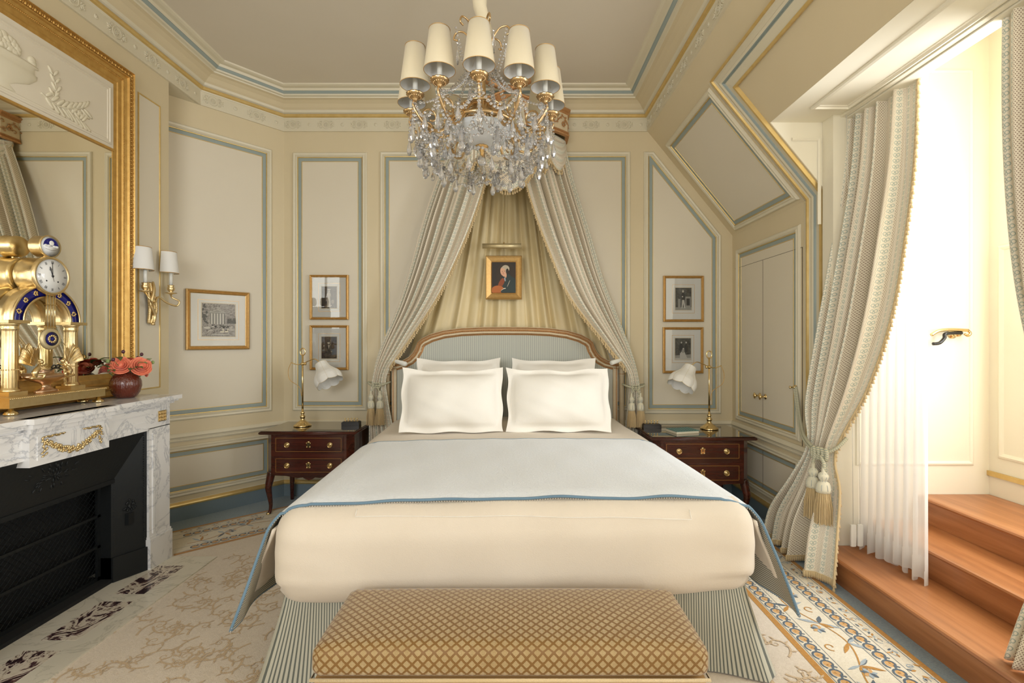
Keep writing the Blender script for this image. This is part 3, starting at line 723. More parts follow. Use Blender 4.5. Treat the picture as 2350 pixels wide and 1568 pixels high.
for k in range(60):
    an = random.random()*6; r_ = random.uniform(.0, .11); y = 2.46+math.cos(an)*r_*1.4; z = .76+math.sin(an)*r_*.6; T = Matrix.Translation((-2.338+(z-.76)*.3, y, z)) @ Matrix.Rotation(an, 4, 'X'); mb.ball((0, 0, 0), (.004, .016, .004), 6, 4, 0, T)
mb.b2((-2.44, 2.04, .60), (-2.375, 2.87, .625)); mb.build('iron_hood', 'iron', fp, True)
mb = MB(); mb.b2((-2.60, 1.74, Z0), (-2.58, 3.018, .88)); mb.b2((-2.6, 2.03, Z0), (-2.38, 2.88, Z0+.02)); mb.b2((-2.58, 3.0, Z0), (-2.42, 3.015, .88)); mb.build('firebox_back', 'dark', fp, True)
fs = MB(); XS = -2.455
for (y0, y1, z0, z1) in ((2.05, 2.86, .03, .055), (2.05, 2.86, .585, .61), (2.05, 2.075, .03, .61), (2.835, 2.86, .03, .61), (2.05, 2.86, .225, .24), (2.05, 2.86, .405, .42)): fs.b2((XS-.008, y0, z0), (XS+.008, y1, z1))
fs.build('screen_frame', 'iron', fp, True)
fs = MB(); st = .034
for sg in (-1, 1):
    for k in range(-20, 45):
        c = 2.05+k*st; pts = []
        y0, z0, y1, z1 = c, .05, c+sg*.56, .61
        t0, t1 = 0, 1
        lo, hi = 2.07, 2.84
        if y1 != y0:
            ta, tb = sorted(((lo-y0)/(y1-y0), (hi-y0)/(y1-y0))); t0 = max(t0, ta); t1 = min(t1, tb)
        if t1-t0 > .02: fs.tube([(XS, y0+(y1-y0)*t0, z0+.56*t0), (XS, y0+(y1-y0)*t1, z0+.56*t1)], .0013, 4, cap=False)
fs.build('screen_mesh', 'wire', fp, True)
# ------------------------------------------------------------ overmantel mirror
mi = thing('overmantel_mirror', 'tall gilt overmantel mirror with cream relief panel above the glass', 'mirror', (-2.6, 2.46, 1.084))
MY0, MY1, MZ1 = 1.66, 3.26, 3.24; XM = -2.598
path = [V((XM, MY0, 1.086)), V((XM, MY1, 1.086)), V((XM, MY1, MZ1)), V((XM, MY0, MZ1))]
FP_ = [(0, 0), (0, .035), (.006, .042), (.012, .030), (.040, .030), (.044, .040), (.050, .040), (.055, .028), (.07, .020), (.078, .026), (.084, .026), (.09, .018), (.115, .016), (.12, .010), (.148, .006), (.15, .0)]
mb = MB(); mb.sweep(path, (1, 0, 0), FP_, [0]*15, closed=True)
for d, st, sz in ((.026, .026, (.011, .011, .009)), (.081, .0095, (.0038, .0038, .0035))):
    q = [path[0]+V((0, d, 0)), path[1]+V((0, -d, 0)), path[2]+V((0, -d, -d)), path[3]+V((0, d, -d)), path[0]+V((0, d, 0))]
    h = .032 if d < .05 else .027
    for i in (1, 2):
        for p, t in along([q[i], q[i+1]], st):
            if p.y < 1.9: continue
            T = frame_T(p+V((h, 0, 0)), t, (1, 0, 0)); mb.ball((0, 0, 0), sz if d > .05 else (.008, .013, .008), 6, 4, 0, T)
            if d < .05: mb.ball((st/2, 0, 0), (.003, .012, .006), 4, 4, 0, T)
mb.build('gilt_frame', 'gold', mi, True)
MB().slab([(XM+.004, MY0+.15, 1.236-.12), (XM+.004, MY1-.15, 1.116), (XM+.004, MY1-.15, 2.665), (XM+.004, MY0+.15, 2.665)], (-.004, 0, 0)).build('mirror_glass', 'mirror', mi, True)
MB().b2((XM, MY0+.14, 2.665), (XM+.014, MY1-.14, 2.679)).build('glass_slip', 'gold', mi, True); MB().b2((XM, MY0+.14, 1.10), (XM+.01, MY1-.14, 1.125)).build('glass_slip', 'gold', mi, True)
mb = MB(); mb.b2((XM, MY0+.14, 2.679), (XM+.007, MY1-.14, MZ1-.14))
mb.sweep([V((XM+.007, MY0+.16, 2.70)), V((XM+.007, MY1-.16, 2.70)), V((XM+.007, MY1-.16, 3.07)), V((XM+.007, MY0+.16, 3.07))], (1, 0, 0), [(0, 0), (.003, .006), (.012, .008), (.016, .002), (.026, .004), (.03, 0)], [0]*5, closed=True)
mb.build('relief_ground', 'field', mi, True)
mb = MB(); XR = XM+.009
def rleaf(y, z, an, L, W):
    T = Matrix.Translation((XR, y, z)) @ Matrix.Rotation(an, 4, 'X') @ Matrix.Translation((0, L/2, 0)); mb.ball((0, 0, 0), (.006, L/2, W/2), 8, 6, 0, T)
for sg in (1, -1):
    st = spline([(XR, 2.46+sg*.18, 2.80), (XR, 2.46+sg*.27, 2.775), (XR, 2.46+sg*.36, 2.80), (XR, 2.46+sg*.44, 2.84)], 6); mb.tube(st, .005, 6)
    st2 = spline([(XR, 2.46+sg*.30, 2.785), (XR, 2.46+sg*.37, 2.765), (XR, 2.46+sg*.43, 2.755)], 6); mb.tube(st2, .004, 6)
    for st_, n_ in ((st, 9), (st2, 5)):
        for k in range(n_):
            p = at(st_, (k+1)/n_); t = k/n_
            for s2 in (-1, 1):
                an = .75*s2+.25*t; an = an if sg > 0 else PI-an; rleaf(p.y, p.z, an, .075, .02)
    br = spline([(XR, 2.46+sg*.24, 2.785), (XR, 2.46+sg*.27, 2.85), (XR, 2.46+sg*.25, 2.93)], 6); mb.tube(br, .004, 6)
    for k in range(4):
        p = at(br, (k+1)/4)
        for s2 in (-1, 1): an = PI/2+s2*.6; rleaf(p.y, p.z, an, .055, .016)
# urn of fruit in the middle
T = Matrix.Translation((XM+.006, 2.46, 2.78)) @ Matrix.Diagonal((.12, 1, 1, 1))
mb.lathe([(.03, -.05), (.05, -.045), (.02, -.02), (.05, .0), (.12, .03), (.16, .07), (.165, .09), (.15, .095), (.15, .125), (.17, .13), (.17, .14), (0, .14)], seg=24, T=T)
for k in range(40):
    a = random.uniform(-.14, .14); mb.ball((XM+.008, 2.46+a, 2.93+random.uniform(0, .09)*(1-abs(a)/.18)), (.012, .022, .02), 8, 6)
mb.build('relief_ornament', 'mould', mi, True)
# ------------------------------------------------------------ stairs
st = thing('wooden_steps', 'three polished orange brown wooden steps up to the window', 'steps', (2.4, 2.0, 0))
Y0, Y1 = .905, 3.035
for x, z, z0 in ((1.915, .16, 0), (2.245, .32, .16), (2.535, .48, .32)):
    y1 = Y1 if x > 1.95 else 3.03
    MB().b2((x, Y0, z0+.001), (x+.02, y1, z-.028)).build('riser', 'oak', st, True)
    mb = MB(); w_ = {1.915: .35, 2.245: .31, 2.535: .44}[x]
    pr = [(x+w_, z), (x-.012, z), (x-.022, z-.004), (x-.027, z-.013), (x-.022, z-.022), (x-.012, z-.027), (x+w_, z-.027)]
    mb.slab([(px, Y0, pz) for px, pz in pr], (0, y1-Y0, 0)); mb.b2((x-.012, Y0, z-.036), (x+.005, y1, z-.027)); mb.build('tread', 'oak', st, True)
# ------------------------------------------------------------ bed
BL, BR = (-.085, 4.40, 0), .045
bed = thing('bed', 'wide bed with arched striped headboard and ticking striped valance', 'bed', BL, BR)
OUT = [(0, 1.566), (.20, 1.565), (.40, 1.556), (.56, 1.535), (.68, 1.500), (.755, 1.462), (.79, 1.43), (.80, 1.405), (.812, 1.37), (.835, 1.33), (.87, 1.295), (.92, 1.268), (.98, 1.252), (1.03, 1.248)]
top = [V((-x, -.03, z)) for x, z in OUT[::-1]]+[V((x, -.03, z)) for x, z in OUT[1:]]
pth = top
HP = [(0, -.03), (0, .022), (.008, .028), (.016, .022), (.022, .03), (.032, .034), (.040, .024), (.046, .026), (.054, .026), (.060, .016), (.074, .008), (.076, -.01)]
HM = [0, 0, 1, 0, 1, 1, 0, 0, 0, 1, 0]
mb = MB(); mb.sweep(pth, (0, -1, 0), HP, HM, side=-1, smooth=False)
for p, t in along(pth, .016): mb.ball((p.x-t.z*.0, -.066, p.z), (.0, .0, .0), 3, 2) if False else None
ins = lambda p, t, d: V((p.x, p.y, p.z)) - V((-t.z, 0, t.x))*d
for d, sz, st_ in ((.008, .0055, .0125), (.034, .007, .017), (.060, .005, .0125)):
    for p, t in along(pth, st_):
        q = ins(p, t, d); T = frame_T((q.x, -.062, q.z), t, (0, -1, 0)); mb.ball((0, 0, 0), (sz*.9, sz*.75, sz*.6), 6, 4, 1, T)
mb.build('headboard_rail', ['hbcream', 'hbgold'], bed)
pan = [(p.x*.945, -.035, p.z-.045) for p in top]; pan = [(-.975, -.035, .30)]+pan+[(.975, -.035, .30)]
mb = MB(); mb.slab(pan[::-1], (0, .03, 0), 0); o = mb.build('headboard_panel', 'hbstripe', bed)
ul = o.data.uv_layers.new(name='uv')
for l in o.data.loops: c = o.data.vertices[l.vertex_index].co; ul.data[l.index].uv = (c.x+2, c.z)
for sx in (-1, 1):
    mb = MB(); mb.box((sx*.995, -.03, .75), (.04, .05, 1.0)); mb.box((sx*1.003, -.058, .75), (.006, .008, 1.0), 1)
    mb.build('headboard_stile', ['hbcream', 'hbgold'], bed)
for sx in (-1, 1):
    mb = MB(); c = (sx*1.055, -.05, 0)
    mb.lathe([(.03, .0065), (.03, .25), (.036, .27), (.028, .30), (.026, .35), (.022, 1.12), (.024, 1.13), (.024, 1.15), (.021, 1.155), (.024, 1.19), (.036, 1.205), (.036, 1.215), (.030, 1.22), (.034, 1.235), (.0, 1.236)], c, 24, 0, fn=lambda r, z, a: r*(1-.10*max(0, math.cos(a*12))) if .36 < z < 1.11 or r == .026 or r == .022 else r)
    for z in (1.14, 1.205): 
        for k in range(14): a = k*PI/7; mb.ball((c[0]+.025*math.cos(a), c[1]+.025*math.sin(a), z), .0045, 5, 4, 1)
    for k in range(12): a = (k+.5)*PI/6; mb.tube([(c[0]+.0225*math.cos(a), c[1]+.0225*math.sin(a), .38), (c[0]+.020*math.cos(a), c[1]+.020*math.sin(a), 1.10)], .002, 4, 1)
    mb.build('bed_post', ['hbcream', 'hbgold'], bed)
MB().rbox((0, -1.19, .21), (1.96, 2.16, .30), .02, 3).build('box_base', 'linen', bed)
MB().rbox((0, -1.19, .50), (1.94, 2.18, .26), .08, 6).build('mattress', 'pillow', bed)
def wav(*a): return math.sin(a[0]*7.3+1.1)*math.sin(a[1]*5.7+.4)+.5*math.sin(a[0]*13.1+a[1]*3.3)
# valance skirt: U shaped
mb = MB(); pts = []
W2, YF = .985, -2.31
per = [(-W2, -.2)] + [(-W2, -.2-(YF*-1-.2)*k/20) for k in range(1, 20)] + [(-W2, YF)] + [(-W2+2*W2*k/60, YF) for k in range(1, 60)] + [(W2, YF)] + [(W2, YF+(-.2-YF)*k/20) for k in range(1, 21)]
S = [0]
for i in range(1, len(per)): S.append(S[-1]+math.dist(per[i], per[i-1]))
NS = 420; rows = 12
def perp(s_):
    for i in range(1, len(per)):
        if s_ <= S[i] or i == len(per)-1:
            f = (s_-S[i-1])/(S[i]-S[i-1]); a, b = per[i-1], per[i]; t = V((b[0]-a[0], b[1]-a[1], 0)).normalized(); return V((a[0]+(b[0]-a[0])*f, a[1]+(b[1]-a[1])*f, 0)), V((t.y*1, -t.x, 0))*1
def sk(u, v):
    s_ = u*S[-1]; p, nn = perp(s_); z = .375-.362*v
    dc = min(abs(s_-(S[20])), abs(s_-(S[80]))); crn = math.exp(-(dc/.08)**2)
    nrm = -nn if False else V((nn.x, nn.y, 0))
    c = V((0, -1.2, 0)); 
    if (p-c).dot(nrm) < 0: nrm = -nrm
    dia = V((math.copysign(.7, p.x), -.7, 0)) if crn > .02 else nrm
    d = nrm*(.012+.022*v)+dia*crn*(.10*v**1.2)+nrm*(.010*v+.002)*math.sin(s_*19+math.sin(s_*7))+nrm*.004*math.sin(s_*160)*(1-v)**3
    return (p.x+d.x, p.y+d.y, z)
mb.grid(NS, rows, sk, 0, lambda u, v: (u*S[-1]*1.05, v*.38)); 
mb.build('valance_skirt', 'ticking', bed)
mb = MB(); mb.tube([sk(u/200, 0) for u in range(201)], .008, 6, 0, uvl=True); mb.build('skirt_heading', 'ticking', bed)
# duvet
dv = thing('duvet', 'thick white duvet wrapped smoothly over the foot of the bed', 'duvet', BL, BR)
def dfn(p, n_):
    x, y, z = p; b = (1-(x/1.05)**2)
    if n_[2] > .5: z += .018*b+.004*wav(x, y)
    if n_[1] < -.3:
        y += -.010*math.sin((z+.18)*7)*b+.003*wav(x*1.3, z*2)+.02*(1 if z < -.1 else 0)*abs(x)**6
        if z < -.1: z += .006*math.sin(x*9)
        # gathered tuck wrinkles near the corners
        e = max(0, abs(x)-.72)/.3; y += .0025*e*math.sin(z*60+x*9)
    if abs(n_[0]) > .3: x *= 1+.002*math.sin(z*24+y*9)
    return (x, y, z)
mb = MB(); mb.rbox((0, -1.21, .545), (2.06, 2.41, .41), (.11, .12, .13), 8, 0, dfn, nn=(56, 64, 20)); mb.build('duvet_body', 'linen', dv, weld=True)
for sx in (-1, 1):
    mb = MB()
    def fl(u, v):
        y = -2.36+u*1.7; z = .66-(.26+.05*(1-u)**3)*v; x = sx*(1.015+.035*math.sin(v*PI/2)+(.05+.05*(1-u)**4)*v+.008*math.sin(u*26+v*2)*v)
        return (x, y+.07*v*(1-u)**6+(.02*math.sin(v*5) if u == 0 else 0), z)
    mb.grid(60, 10, fl, 0, flip=sx < 0); o = mb.build('side_fold', 'linen', dv)
    so = o.modifiers.new('t', 'SOLIDIFY'); so.thickness = .012
mb = MB(); zq = .7775
sp_ = lambda x, th: dfn((x, -1.2055-(1.0855+.1225*math.sin(math.radians(th)))+1.21-.0045, .075+.1325*math.cos(math.radians(th))), (0, -math.sin(math.radians(th)), math.cos(math.radians(th))))
q_ = [sp_(-.68, t) for t in (30, 36, 42, 46)]+[sp_(-.68+1.40*k/30, 46+14*k/30) for k in range(1, 31)]+[sp_(.72, t) for t in (54, 48, 42)]
mb.tube([(p[0], p[1]-1.21, p[2]+.545) for p in q_], .0016, 4)
mb.build('seam_stitching', 'pillow', dv)
# coverlet: fleece top, striped lining, piped edge
cv = thing('coverlet', 'pale fleece coverlet with blue piped edge laid across the bed', 'blanket', BL, BR)
def cvp(u, v, off=0):
    """u -1..1 across, v 0 back .. 1 front"""
    W_ = 1.46; s_ = abs(u)*W_; sg = 1 if u >= 0 else -1
    cr = (.018*(1-(min(s_, .99)/1.05)**2))
    a0 = .885; R_ = .17
    if s_ < a0: x = s_; z = .757+cr; nx, nz = 0, 1
    elif s_ < a0+R_*1.30:
        th = (s_-a0)/R_; x = a0+R_*math.sin(th); z = .757-R_*(1-math.cos(th))+.0; nx, nz = math.sin(th), math.cos(th)
    else:
        th = 1.30; d = s_-(a0+R_*th); x = a0+R_*math.sin(th)+d*math.cos(th)*1.0; z = .757-R_*(1-math.cos(th))-d*math.sin(th); nx, nz = math.sin(th), math.cos(th)
    hang = max(0, s_-a0-.15)/.45
    y = -1.16-1.175*v-.15*hang*v*v*(1 if s_ > a0 else 0)
    if s_ > a0: y = -1.16-1.175*v-.10*min(1, hang)*(v**3)
    x += hang*(.0+.02*v**4)
    wv = .006*math.sin(y*16+sg)*hang
    x += wv*3
    if s_ <= a0+.1: z += .0025*wav(u*3, y*2)+.004*math.sin(u*17)*v**8
    if v > .93 and s_ < 1.0: z += -.010*((v-.93)/.07)**2
    return V((sg*(x+nx*off), y, z+nz*off))
mb = MB(); mb.grid(150, 50, lambda u, v: cvp(u*2-1, v, .012), 0, flip=True); mb.build('fleece_face', 'fleece', cv)
mb = MB(); mb.grid(150, 50, lambda u, v: cvp(u*2-1, v, .003), 0, lambda u, v: ((u*2-1)*1.52+.003*math.sin(v*14), v)); mb.build('striped_lining', 'lining', cv)
edge = [cvp(-1+2*k/160, 1, .008) for k in range(161)]; ed2 = [cvp(1, 1-k/40, .008) for k in range(1, 41)]; ed0 = [cvp(-1, k/40, .008) for k in range(40)]
bk = [cvp(1-2*k/80, 0, .008) for k in range(1, 80)]
mb = MB(); mb.tube(ed0+edge+ed2+bk, .0062, 8, closed=True); mb.build('piping', 'piping', cv)
mb = MB()
for p, t in along(ed0+edge+ed2, .011): mb.ball((p.x, p.y-.005, p.z-.008), (.002, .0018, .0028), 4, 3, 0)
mb.build('edge_stitch', 'linen', cv)
# pillows
def pillow(name, label, x, y, z0, w_, h_, th, tilt, yaw, seed):
    pl = thing(name, label, 'pillow', (0, 0, 0), 0, None)
    rnd = random.Random(seed); ph = [rnd.uniform(0, 6) for _ in range(6)]
    base = LOC[bed.name] @ Matrix.Translation((x, y, z0)) @ Matrix.Rotation(yaw, 4, 'Z') @ Matrix.Rotation(tilt, 4, 'X')
    pl.location = base.to_translation(); pl.rotation_euler = base.to_euler(); LOC[pl.name] = base
    fl_ = .038
    def body(sg):
        def f(u, v):
            a, b = u*2-1, v*2-1; iw = 1-fl_*2/w_; ih = 1-fl_*2/h_
            aa, bb = min(1, abs(a)/iw), min(1, abs(b)/ih)
            prof = (max(0, 1-aa**2.6)*max(0, 1-bb**2.6))**.62
            x_ = a*w_/2*(1-.05*bb**2*(1-aa)) ; z_ = b*h_/2*(1-.07*(1-bb)*0)-.018*(1-abs(a)**2)*(b > 0)*abs(b)**3
            z_ += .006*math.sin(a*7+ph[0])*abs(b)**4; x_ += .006*math.sin(b*6+ph[1])*abs(a)**4
            wr = .0045*math.sin(a*9+b*5+ph[2])*math.sin(b*8+ph[3])+.005*math.sin(math.atan2(b, a)*12+ph[4])*(abs(a)*abs(b))**1.2
            y_ = -sg*(th/2*prof+.003)+wr*prof+.010*math.sin(a*8+ph[5])*max(aa, bb)**8
            ct = (abs(a)*abs(b))**6
            return (x_+math.copysign(.008, a)*ct, y_, h_/2+z_+math.copysign(.008, b)*ct*(1 if b > 0 else .3))
        return f
    mb = MB(); mb.grid(44, 36, body(1), 0); mb.grid(44, 36, body(-1), 0, flip=True); mb.build('pillowcase', 'pillow', pl, weld=False)
    return pl
pillow('bed_pillow', 'front pillow on the left side of the bed, standing upright', -.415, -.86, .775, .74, .475, .22, -.30, .02, 3)
pillow('bed_pillow', 'front pillow on the right side of the bed, standing upright', .375, -.86, .775, .765, .475, .22, -.30, -.02, 5)
pillow('bed_pillow', 'rear pillow leaning on the headboard behind the left front pillow', -.405, -.34, .79, .70, .505, .16, -.22, 0, 8)
pillow('bed_pillow', 'rear pillow leaning on the headboard behind the right front pillow', .405, -.34, .79, .71, .505, .16, -.22, 0, 9)
# ------------------------------------------------------------ bench
bn = thing('bench', 'long upholstered bench in gold diamond velvet at the bed foot', 'bench', (-.015, 1.70, 0))
def bf(p, n_):
    x, y, z = p
    if n_[2] > 0: z += .020*(1-(x/.66)**4)*(1-(y/.22)**2)*max(0, n_[2])
    return (x, y, z)
mb = MB(); mb.rbox((0, 0, .435), (1.255, .385, .095), (.03, .03, .03), 6, 0, bf, nn=(40, 20, 8)); mb.build('seat_cushion', 'velvet', bn, weld=True)
bo = [o for o in C.objects if o.name == 'seat_cushion'][0]
mb = MB(); mb.tube([(-.625, -.19, .386), (.625, -.19, .386), (.625, .19, .386), (-.625, .19, .386)], .0055, 6, closed=True); mb.build('braid_trim', 'fringe', bn)
mb = MB(); mb.b2((-.615, -.182, .31), (.615, .182, .384)); mb.b2((-.50, -.186, .33), (.50, -.18, .365)); mb.build('seat_frame', 'bench_wood', bn)
for sx in (-1, 1):
    for sy in (-1, 1):
        mb = MB(); mb.lathe([(.012, .0065), (.016, .014), (.013, .03), (.026, .26), (.020, .275), (.03, .285), (.03, .31)], (sx*.58, sy*.15, 0), 14); mb.build('leg', 'bench_wood', bn)
# ------------------------------------------------------------ bed canopy: corona
CXC = -.06
co_ = thing('bed_corona', 'cream and gilt bow fronted bed corona with scrolls and swagged pelmet', 'canopy', (CXC, 4.49, 3.2))
def bow(t):       # t -1..1 from left wall end to right wall end
    L1 = .17; L2 = .98
    a = abs(t)
    if a > .8: x = .53; y = 4.49-(1-(a-.8)/.2)*.17
    else:
        q = a/.8; x = .53*math.sin(q*PI/2); y = 4.32-.26*math.cos(q*PI/2)
        x = .53*min(1, q*1.08) if q < .92 else .53; y = 4.32-.26*(1-(x/.53)**2)
    return V((CXC+math.copysign(x, t), y, 0))
bp = [bow(-1+k/24) for k in range(49)]; q_ = []
for p in bp:
    if not q_ or (p-q_[-1]).length > 1e-4: q_.append(p)
bp = q_
Z0c, Z1c = 3.265, 3.50
CRP = [(.02, Z0c), (-.012, Z0c), (-.016, Z0c+.012), (-.004, Z0c+.024), (-.012, Z0c+.032), (0, Z0c+.042), (0, Z1c-.045), (-.014, Z1c-.035), (-.010, Z1c-.02), (-.026, Z1c-.008), (-.026, Z1c), (.02, Z1c)]
mb = MB(); mb.sweep(bp, (0, 0, 1), CRP, [1, 1, 1, 1, 1, 0, 1, 1, 1, 1, 1], side=1)
mb.slab([(p.x, p.y, Z1c-.004) for p in bp], (0, 0, -.01), 0); mb.build('corona_box', ['hbcream', 'hbgold'], co_, True)
mb = MB()
al = along([V((p.x, p.y, 3.385)) for p in bp], .012)
stem_ = []
for i, (p, t) in enumerate(al):
    nn = V((t.y, -t.x, 0)); ph = i*.012/.21*2*PI; stem_.append(p+nn*.006+V((0, 0, .038*math.sin(ph))))
    if i % 4 == 0:
        for s2 in (-1, 1):
            T = frame_T(stem_[-1]+V((0, 0, s2*.014))+t*.006*s2, t, nn); mb.ball((0, 0, 0), (.012, .007, .005), 6, 4, 0, T)
    if i % 17 == 8:
        for a in range(6): T = frame_T(p+nn*.008+t*.017*math.cos(a)+V((0, 0, .017*math.sin(a)-.03*math.sin(ph))), t, nn); mb.ball((0, 0, 0), (.009, .009, .006), 6, 4, 0, T)
    if i % 9 == 4:
        c0 = p+nn*.005-V((0, 0, .030*math.sin(ph))); mb.tube([c0+t*(.022*math.cos(a*.5))*(1-a/16)+V((0, 0, .022*math.sin(a*.5)*(1-a/16))) for a in range(12)], .003, 5)
mb.tube(stem_, .0035, 5); mb.build('gilt_scrollwork', 'hbgold', co_, True)
mb = MB(); yc = 4.04        # crossed torches on top
for sx in (-1, 1):
    T = Matrix.Translation((CXC, yc, 3.545)) @ Matrix.Rotation(sx*1.18, 4, 'Y')
    mb.lathe([(.004, -.20), (.010, -.18), (.012, 0), (.024, .05), (.034, .14), (.036, .16), (.028, .165), (.030, .20), (.0, .21)], (0, 0, 0), 12, 0, T, fn=lambda r, z, a: r*(1+.12*math.cos(a*6)))
mb.ball((CXC, yc-.02, 3.545), (.03, .02, .03), 10, 8); mb.build('crossed_torches', 'hbgold', co_, True)
def fringe_mb(path, step=.021, sz=1.0, drop=V((0, 0, -1))):
    mb = MB(); mb.tube([p+V((0, -.004, 0)) for p in path], .006*sz, 6, 0)
    for i, (p, t) in enumerate(along(path, step)):
        j = .003*math.sin(i*2.3)
        q = p+V((j, -.006, 0))
        mb.lathe([(0, 0), (.0028, -.002), (.0028, -.010), (.005, -.013), (.0035, -.017), (.0065, -.024), (.009, -.038), (0, -.039)], (q.x, q.y, q.z), 7, 0, T=None)
    return mb
def swag(P0, P1, drop, bulge, nf=5):
    P0, P1 = V(P0), V(P1); mid_n = V((0, -1, 0)); d = (P1-P0).normalized(); nn = V((d.y, -d.x, 0)); nn = nn if nn.y < 0 else -nn
    def f(u, v):
        c = (4*u*(1-u))**.8; fo = math.sin(v*nf*2*PI)*.010*(.3+c)
        p = P0+(P1-P0)*u+V((0, 0, -v*(drop*c+.03)))+nn*(bulge*c*math.sin(v*PI*.6+.2)+fo)
        return tuple(p)
    return f
mb = MB(); fr = []
for P0, P1, dr, bg in (((-.40, 4.16, 3.27), (.28, 4.16, 3.27), .56, .20), ((.22, 4.17, 3.27), (.46, 4.44, 3.27), .30, .07), ((-.34, 4.17, 3.27), (-.58, 4.44, 3.27), .30, .07)):
    f = swag(P0, P1, dr, bg); mb.grid(36, 30, f, 0, lambda u, v: (v*.5, u*.7)); fr.append([V(f(k/40, 1)) for k in range(41)])
for xj in (.25, -.37):
    def jb(u, v):
        x = xj+(u-.5)*.13*(1-.3*v); z = 3.27-v*(.30+.10*(1-abs(2*u-1))); return (x, 4.08+.012*math.sin(u*6*PI)-.03*v, z)
    mb.grid(20, 14, jb, 0, lambda u, v: (u*.25, v*.3)); fr.append([V(jb(k/20, 1)) for k in range(21)])
o = mb.build('pelmet_swags', 'print', co_, True); o.modifiers.new('t', 'SOLIDIFY').thickness = .004
for k, p in enumerate(fr):
    o = fringe_mb(p).build('swag_fringe', 'fringe', co_, True); o['kind'] = 'stuff'
# drapes
def drape(L, R, nf, amp, nn, Wf, nu=160, nv=60, seed=0, flat=0, sharp=1.0):
    L = spline(L, 8); R = spline(R, 8); amp = spline([V((a, 0, 0)) for a in amp], 8)
    rnd = random.Random(seed); ph = [rnd.uniform(0, 6) for _ in range(4)]; nn = V(nn).normalized()
    def f(u, v):
        a, b = at(L, v), at(R, v); A = at(amp, v).x; d = (b-a); n3 = nn
        w_ = u if flat > 0 else 1-u; g_ = .35*w_+.65*(1-(1-w_)**2); uu = u if flat == 0 else (g_ if flat > 0 else 1-g_)
        uu = uu+.018*math.sin(u*11+ph[0])+.012*math.sin(u*23+ph[1]); s_ = math.sin(2*PI*nf*uu+ph[2]+.5*math.sin(v*3+ph[3]))
        fo = math.copysign(abs(s_)**sharp, s_)+.35*math.sin(2*PI*nf*2.3*uu+ph[3])
        return tuple(a+d*(u+.25/nf*math.cos(2*PI*nf*uu+ph[2])/2/PI*math.sin(PI*u))+n3*fo*A*min(1, 12*min(u, 1-u)+.15))
    Ls = [0]
    for k in range(1, 61): Ls.append(Ls[-1]+((at(L, k/60)+at(R, k/60))/2-(at(L, (k-1)/60)+at(R, (k-1)/60))/2).length)
    def uvf(u, v): x = v*60; i = min(int(x), 59); return (u*Wf, Ls[i]+(Ls[i+1]-Ls[i])*(x-i))
    mb = MB(); mb.grid(nu, nv, f, 0, uvf); return mb, f
def rope(name_mb, pts, r): name_mb.tube(pts, r, 8, 0)
def tassel(parent, p, s_=1.0, world=True):
    mb = MB(); x, y, z = p
    mb.lathe([(0, 0), (.009, 0), (.009, -.028), (.018, -.034), (.026, -.048), (.027, -.060), (.020, -.076), (.015, -.081), (.027, -.090), (.036, -.108), (.039, -.13), (.037, -.15), (0, -.151)], p, 20, 0, fn=lambda r, z_, a: r*s_*(1+.03*math.cos(a*10)) )
    for k in range(8):
        a = k*PI/4; mb.tube([(x+.0395*s_*math.cos(a), y+.0395*s_*math.sin(a), z-.135), (x+.0365*s_*math.cos(a), y+.0365*s_*math.sin(a), z-.108), (x+.016*s_*math.cos(a), y+.016*s_*math.sin(a), z-.081), (x+.0275*s_*math.cos(a), y+.0275*s_*math.sin(a), z-.06), (x+.018*s_*math.cos(a), y+.018*s_*math.sin(a), z-.034)], .0014, 4, 1)
    mb.build('tassel_head', ['tasselhead', 'ruglb'], parent, world)
    mb = MB()
    for k in range(90):
        a = k*2.399; r0 = .030*s_*math.sqrt((k+.5)/90)+.002; r1 = r0*1.5+random.uniform(-.003, .003); L = .175*s_+random.uniform(-.008, .004)
        mb.tube([(x+r0*math.cos(a), y+r0*math.sin(a), z-.15), (x+r1*math.cos(a)*.95, y+r1*math.sin(a)*.95, z-.15-L*.5), (x+r1*math.cos(a), y+r1*math.sin(a), z-.15-L)], .0026*s_, 4, 0, cap=False)
    mb.lathe([(.030*s_, -.15), (.038*s_, -.15-.165*s_), (0, -.15-.165*s_)], p, 12, 0)
    o = mb.build('tassel_skirt', 'tassel', parent, world); o['kind'] = 'stuff'
